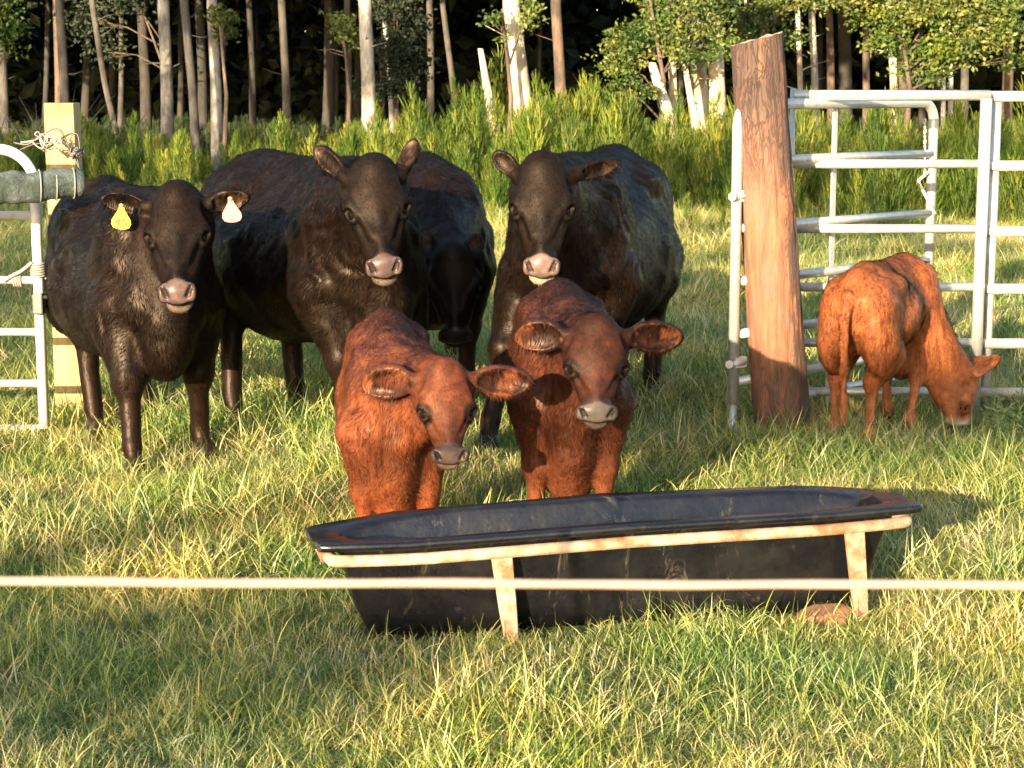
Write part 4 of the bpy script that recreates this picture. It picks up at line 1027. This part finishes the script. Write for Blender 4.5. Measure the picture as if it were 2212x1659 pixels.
    nost = np.min([np.linalg.norm(np.stack([x, y, z], 1)-np.array(q), axis=1) for q in ((.041*mw, .465, -.063), (.046*mw, .456, -.055), (.051*mw, .445, -.047), (.056*mw, .435, -.041))], 0)
    blend(inhead*s_(-nost, -.0145, -.0085)*.93, (.012, .008, .008))
    for (B_, ax_, w_, n_, Le, wd, C_) in earinfo:
        q = (V-C_) @ np.stack([ax_, w_, n_], 1); kk = np.linalg.norm(q/np.array((Le*.52, wd*.62, wd*.5)), axis=1)
        blend(s_(-kk, -1.15, -.9)*.55, pal['head']); blend(s_(-kk, -1.15, -.9)*s_(q[:, 0]/Le, .25, .5)*.4, pal['eyering'])
    for (c, R3, sr) in inner:
        q = (V-c) @ R3; kk = np.linalg.norm(q/sr, axis=1); wt = s_(-np.abs(kk-1.0), -.14, -.05)*(np.linalg.norm(q/np.array((sr[0]*1.1, sr[1]*1.1, sr[2]*1.3)), axis=1) < 1.05)
        blend(wt*.85, pal['earin']); blend(wt*s_(n2+.4*vnoise(V*np.array((1, 1, 1)), .018)+.55*(q[:, 0]/sr[0]), -.05, .4)*.85, pal['earhair'])
        bare = np.maximum(bare, wt*.25)
    blend(s_(-V[:, 2], -.085*sz, -.060*sz)*.9, (.03, .022, .016))   # hooves
    bare = np.maximum(bare, s_(-V[:, 2], -.085*sz, -.06*sz)*1.0)
    if 'extra' in pal: pal['extra'](V, cb, hq, hm, blend, s_, n1, n2)
    me = mesh_np('body', V, Q); setcol(me, 'coat', np.concatenate([base, hm[:, None]], 1)); setflt(me, 'bare', bare)
    link('body', me, CM['hide'], root)
    # ---- eyes
    Fd.frame(P, HM, hsc)
    for s in (-1, 1):
        e = np.array((EYE_C[0]*s, ey, EYE_C[2])); dn = EYE_D*np.array((s, 1, 1)); dn = dn/np.linalg.norm(dn)
        o = ball('eye', Fd.w(e-dn*.0155), .0262*hs, CM['eye'], root, 3)
    # ---- coat strands
    rs = np.random.RandomState(abs(hash(label)) % 1000 if False else len(label)*7)
    a_, b_, c_, d_ = (V[Q[:, i]] for i in range(4)); ar = np.linalg.norm(np.cross(c_-a_, d_-b_), axis=1)*.5
    fc = V[Q].mean(1); fh = hm[Q].mean(1); fb = bare[Q].mean(1)
    wt = ar*(1-fb)**2*np.where(fh > .5, 2.6, 1.0)*np.clip(fc[:, 2]/.12, 0, 1); wt[fb > .35] = 0
    fi = rs.choice(len(Q), strands, p=wt/wt.sum()); t = rs.rand(strands, 2)
    p = (V[Q[fi, 0]]*(1-t[:, :1])+V[Q[fi, 1]]*t[:, :1])*(1-t[:, 1:])+(V[Q[fi, 3]]*(1-t[:, :1])+V[Q[fi, 2]]*t[:, :1])*t[:, 1:]
    nn = N[Q[fi, 0]]; cc = base[Q[fi, 0]]; hh = hm[Q[fi, 0]][:, None]
    fl = np.array((0, -.55, -.85))[None, :]*(1-hh)+(f*.9-uu*.1+0*rr)[None, :]*hh
    wob = np.stack([vnoise(p, .07), vnoise(p+9, .07), vnoise(p+17, .07)], 1)*.9+np.stack([vnoise(p, .025), vnoise(p+9, .025), vnoise(p+17, .025)], 1)*.5
    fl = fl+wob+rs.randn(strands, 3)*.12; fl = fl-nn*np.sum(fl*nn, 1)[:, None]; fl /= np.linalg.norm(fl, axis=1)[:, None]+1e-9
    Ls = slen*rs.uniform(.6, 1.3, strands)[:, None]*(1-.62*hh)*np.clip(p[:, 2:]/(.75*sz), .35, 1); wd_ = swid*rs.uniform(.6, 1.3, strands)[:, None]*(1-.35*hh)
    sdv = np.cross(fl, nn); lift = rs.uniform(.06, .34, strands)[:, None]
    V3 = np.stack([p-sdv*wd_*.5-nn*.001, p+sdv*wd_*.5-nn*.001, p+fl*Ls+nn*Ls*lift], 1).reshape(-1, 3)
    br_ = rs.uniform(.4, 1.6, strands)[:, None]*(1+.45*vnoise(p*np.array((1, 1, .35)), .025)[:, None])
    C3 = np.repeat(np.clip(cc*br_, 0, 1), 3, 0)
    sn = nn+fl*(rs.randn(strands)[:, None]*.18)+sdv*(rs.randn(strands)[:, None]*.38); sn /= np.linalg.norm(sn, axis=1)[:, None]
    me = mesh_np('coat', V3, np.arange(strands*3).reshape(-1, 3), True); setcol(me, 'coat', np.concatenate([C3, np.repeat(hh, 3, 0)], 1)); setvec(me, 'sn', np.repeat(sn, 3, 0)); setflt(me, 'bare', np.zeros(strands*3))
    link('coat', me, CM['strand'], root)
    return root, dict(ears=earinfo, P=P, HM=HM, hsc=hsc, Ri=Ri, L0=L0)

def make_cattle():
    CM = coat_mats()
    blk = dict(body=(.0036, .0021, .0015), back=(.0034, .0025, .0025), var=(.013, .0060, .0032), leg=(.012, .006, .004), head=(.0075, .0042, .0028), stripe=(.0018, .0015, .0016),
               eyering=(.0015, .001, .001), lid=(.02, .011, .009), muzzle=(.085, .058, .053), mzring=(.03, .025, .025), chin=(.14, .10, .075), earin=(.010, .006, .004), earhair=(.045, .024, .015), backk=.5, headk=.4)
    red = dict(body=(.112, .030, .0120), back=(.027, .0105, .0100), var=(.19, .058, .023), leg=(.22, .05, .017), head=(.042, .014, .010), stripe=(.06, .022, .016), backk=.85, headk=.8,
               eyering=(.006, .0035, .003), lid=(.05, .02, .015), muzzle=(.06, .042, .040), mzring=(.07, .045, .038), mzdark=.8, chin=(.09, .06, .05), earin=(.014, .006, .0045), earhair=(.15, .048, .021), topk=.6)
    red2 = dict(red); red2.update(body=(.046, .0140, .0070), var=(.088, .027, .0125), back=(.018, .0075, .0072), head=(.011, .0050, .004), headk=1.0, leg=(.15, .045, .018), muzzle=(.10, .085, .075), chin=(.07, .05, .04), mzdark=.8)
    tan = dict(red); tan.update(body=(.215, .064, .023), var=(.27, .092, .034), back=(.13, .034, .012), head=(.22, .075, .028), mz0=.27, eyering=(.13, .045, .02), muzzle=(.42, .30, .23), mzring=(.44, .32, .22), mzdark=.95, chin=(.40, .29, .21), leg=(.42, .17, .08), legk=.4, backk=.5, headk=.5, stripek=.1, topk=.2, earin=(.35, .12, .06))
    GB = 'black cows standing behind the calves'; GC = 'red brown calves'
    if on('cow1') or on('cattle'):
        r, I = bovine('cow', 'black heifer with a yellow tag in one ear and a pink tag in the other', 'cow', GB, (-1.78, 8.62), (.42, -.91), (.92, .92, .955), {}, dict(blk),
           at(380, 402, 8.0), at(378, 652, 7.66), (.06, -1, .18), [(at(222, 430, 8.05), (-.05, -1, -.35), .098), (at(536, 424, 8.05), (.15, -1, -.35), .098)],
           dict(FR=(-1.66, 7.95), FL=(-1.43, 8.35), HR=(-2.05, 8.95), HL=(-1.86, 9.25)), CM, fat=1.02, hw=1.12, neckr=.95)
        # ear tags
        ym = MT('yellow_tag'); ym.col((.55, .36, .015)); ym.set(Roughness=.4); pm = MT('pink_tag'); pm.col((.34, .14, .145)); pm.set(Roughness=.4); km = MT('tag_print'); km.col((.10, .07, .015)); km.set(Roughness=.6); om = MT('tag_button'); om.col((.75, .30, .08)); om.set(Roughness=.4)
        for (px, py, mt, lab, txt) in ((262, 470, ym.m, 'yellow ear tag printed with a number', '45'), (500, 455, pm.m, 'pale pink ear tag', None)):
            c = at(px, py, 7.955)
            prof = [(-.0, .050), (.006, .050), (.009, .030), (.018, .012), (.028, -.008), (.030, -.024), (.024, -.038), (.012, -.043), (0, -.044)]
            outl = [(x, z) for x, z in prof]+[(-x, z) for x, z in prof[-2:0:-1]]
            bm = bmesh.new(); A_ = [bm.verts.new((x, -.001, z)) for x, z in outl]; B2 = [bm.verts.new((x, .001, z)) for x, z in outl]
            bm.faces.new(A_); bm.faces.new(B2[::-1])
            for i in range(len(A_)): bm.faces.new((A_[i], B2[i], B2[(i+1) % len(A_)], A_[(i+1) % len(A_)]))
            bmesh.ops.recalc_face_normals(bm, faces=bm.faces)
            me = bpy.data.meshes.new('ear_tag'); bm.to_mesh(me); bm.free(); o = link('ear_tag', me, mt, r)
            o.matrix_local = r.matrix_basis.inverted() @ Matrix.Translation(c) @ Matrix.Rotation(.08 if txt else -.05, 4, 'Y') @ Matrix.Rotation(.1, 4, 'X') @ Matrix.Diagonal((1.42, 1.2, 1.16, 1)); o['label'] = lab
            ball('stud', (0, -.006, .046), .0075, om.m, o, 2)
            if txt:
                cu = bpy.data.curves.new('number', 'FONT'); cu.body = txt; cu.size = .040; cu.align_x = 'CENTER'; cu.align_y = 'CENTER'; cu.extrude = .0003; cu.offset = .0014
                to = bpy.data.objects.new('tmp', cu); COL.objects.link(to); dg = bpy.context.evaluated_depsgraph_get(); me = bpy.data.meshes.new_from_object(to.evaluated_get(dg)); bpy.data.objects.remove(to)
                me.transform(Matrix.Translation((0, -.0024, -.018)) @ Matrix.Rotation(PI/2, 4, 'X')); me.materials.clear(); link('number', me, km.m, o)
    if on('cow2') or on('cattle'):
        bovine('cow', 'large black cow with upright ears between the heifer and the grazing dark cow', 'cow', GB, (-.98, 9.0), (.52, -.85), (1.0, 1.06, 1.045), {}, dict(blk),
           at(805, 345, 8.05), at(834, 600, 7.76), (.10, -1, .16), [(at(684, 322, 8.2), (-.15, -1, -.15), .085), (at(898, 305, 8.2), (-.6, -1, .1), .085)],
           dict(FR=(-.76, 8.38), FL=(-.44, 8.55), HR=(-1.40, 9.15), HL=(-1.12, 9.5)), CM, fat=1.0, hw=1.16)
    if on('cow3') or on('cattle'):
        bovine('cow', 'black cow with its head lowered in the shade between the two large cows', 'cow', GB, (-.46, 10.35), (.08, -1), (1.0, 1.0, 1.0), {}, dict(blk, muzzle=(.02, .016, .016), chin=(.015, .012, .012)),
           at(975, 535, 9.3), at(985, 755, 9.15), (0, -1, .25), [(at(922, 500, 9.4), (-.1, -1, .2), .085), (at(1030, 505, 9.4), (.1, -1, .2), .085)],
           {}, CM, hf=.009, hc=.015, strands=50000, fat=1.05, hw=1.35)
    if on('cow4') or on('cattle'):
        bovine('cow', 'large black cow with a pale muzzle standing right behind the taller calf', 'cow', GB, (.40, 9.28), (-.26, -.97), (1.04, 1.0, 1.055), {}, dict(blk, muzzle=(.135, .088, .075), chin=(.32, .26, .18)),
           at(1172, 342, 8.15), at(1168, 602, 7.88), (-.04, -1, .18), [(at(1070, 332, 8.25), (-.3, -1, -.1), .085), (at(1333, 352, 8.3), (.2, -1, -.5), .080)],
           dict(FR=(-.10, 8.55), FL=(.36, 8.6)), CM, fat=1.0, hw=1.14)
    if on('calf1') or on('cattle'):
        bovine('calf', 'bright red brown calf looking down over the left end of the trough', 'calf', GC, (-.45, 6.80), (.10, -1), (.62, .66, .625), {}, dict(red),
           at(962, 786, 6.12), at(978, 1008, 5.94), (.18, -1, .22), [(at(783, 832, 6.2), (-.15, -1, -.2), .118), (at(1145, 826, 6.2), (.25, -1, -.15), .108)],
           dict(), CM, hf=.005, hc=.010, strands=100000, slen=.024, swid=.0026, calf=True, hw=1.26, fat=1.03, neckr=.95)
    if on('calf2') or on('cattle'):
        bovine('calf', 'taller red brown calf facing the camera at the middle of the trough', 'calf', GC, (.205, 7.13), (.03, -1), (.70, .68, .69), {}, red2,
           at(1290, 690, 6.45), at(1292, 915, 6.24), (.02, -1, .20), [(at(1112, 728, 6.52), (-.1, -1, -.15), .122), (at(1472, 728, 6.52), (.2, -1, -.1), .116)],
           dict(), CM, hf=.005, hc=.010, strands=100000, slen=.024, swid=.0026, calf=True, hw=1.32, fat=1.08, neckr=.95)
    if on('calf3') or on('cattle'):
        bovine('calf', 'orange brown calf grazing with its back turned beside the round post', 'calf', GC, (1.78, 8.78), (.48, .88), (.645, .60, .675), {}, tan,
           at(2108, 806, 8.95), at(2100, 978, 8.9), (.85, -.15, .30), [(at(2155, 772, 8.9), (.5, -.8, .2), .062), (at(2128, 775, 9.15), (.5, .8, .2), .07)],
           dict(HL=(1.53, 8.62), HR=(1.66, 8.44), FR=(1.93, 8.85), FL=(1.88, 9.15)), CM, hf=.006, hc=.010, strands=80000, slen=.024, swid=.0028, calf=True, deep=False, lr=.76, neckr=.80)

def make_leafy_weed():
    rs = np.random.RandomState(8); V = []; Fq = []; T = []
    for k in range(9):
        a = rs.rand()*2*PI; ln = rs.uniform(.15, .6); h = rs.uniform(.16, .30)
        for q in range(13):
            f = (q+1)/13; p = np.array((math.cos(a)*ln*h*f, math.sin(a)*ln*h*f, h*f)); b = rs.rand()*2*PI; d = np.array((math.cos(b), math.sin(b), .5)); d /= np.linalg.norm(d)
            L = rs.uniform(.03, .055); sd_ = np.cross(d, (0, 0, 1)); i0 = len(V); t = rs.rand()
            V += [p, p+d*L*.5+sd_*L*.26, p+d*L, p+d*L*.5-sd_*L*.26]; T += [t]*4; Fq.append((i0, i0+1, i0+2, i0+3))
    m = leafmat('broad_weed_leaf', [(0, (.05, .09, .02)), (1, (.24, .27, .07))], .3, .5, inst=False)
    for (px, py, Y, lab) in ((2158, 975, 8.30, 'small broad leaved weed beside the muzzle of the grazing calf'), (2190, 1000, 8.0, 'small broad leaved weed at the right edge below the gate')):
        me = mesh_np('leaves', V, Fq, False); setflt(me, 'tint', T); c = at(px, py, Y); r = empty('weed_plant', (c.x, Y, 0), px*.1); tag(r, lab, 'weed'); link('leaves', me, m, r)
        g = G()
        for k in range(5): a = k*1.3; g.tube([Vector((0, 0, -.01)), Vector((math.cos(a)*.03, math.sin(a)*.03, .12)), Vector((math.cos(a)*.08, math.sin(a)*.08, .22))], [.003, .002, .001], 5)
        g.build('stem', m, r)

# ================================================================== BUILD
make_ground()
if on('forest'): make_forest()
if on('weeds'): make_weeds()
if on('shade'):
    shader = make_shade_trees()
    shader([(-3.0, 12.2, 0, .9, .30), (-3.6, 15, 0, 1.3, .45), (-4.6, 18.5, 0, 1.6, .5), (-5.8, 22.5, 0, 2.0, .6), (-3.0, 17.5, 0, .8, .3), (-7.5, 27, 0, 2.0, .8), (-8.5, 34, 1.2, 2.6, 1.6), (-5.5, 35, 3.4, 2.4, .7), (-9.5, 36, 3.5, 2.2, 1.0), (-2.6, 36, 2.2, 1.0, .8), (-6.8, 31, 0.4, 1.2, .7), (-4.0, 36.5, 1.0, .9, .6)], 36, 8200, .26, 'broad tree behind the viewer on the left that shades the far left pasture', 401, .22)
    shader([(-1.65, 5.45, 0, .42, .085), (-1.15, 5.35, 0, .36, .075), (-.65, 5.32, 0, .32, .06), (-.30, 5.25, 0, .22, .04), (-2.1, 5.7, 0, .4, .09)], 22, 3400, .10, 'small tree behind the viewer with a thin leafy branch', 402, .06, -6)
    shader([(1.75, 8.9, .10, .22, .12), (2.2, 9.1, .12, .35, .12), (2.8, 9.3, .12, .4, .13)], 24, 1500, .12, 'unseen bushy tree added behind the viewer to shade the gate foot', 403, .09, -8)  # unseen caster added to shade the grazing calf's legs and the gate foot
    shader([(2.3, 18.5, 0, .9, .12), (4.4, 19.5, 0, 1.2, .15), (.9, 18.5, 0, .4, .06), (4.0, 22.5, 0, 1.6, .3), (4.8, 25, .7, 1.8, .42), (2.6, 25.5, .6, 1.0, .35), (7.0, 27, .7, 1.6, .5), (1.6, 21.5, 0, .9, .15)], 30, 4200, .16, 'tall thin tree behind the viewer with separate leafy branches', 404, .12, -4)
if on('fence'): make_fence()
if on('trough'): make_trough()
make_cattle()
if on('grass'): make_grass(); make_leafy_weed()
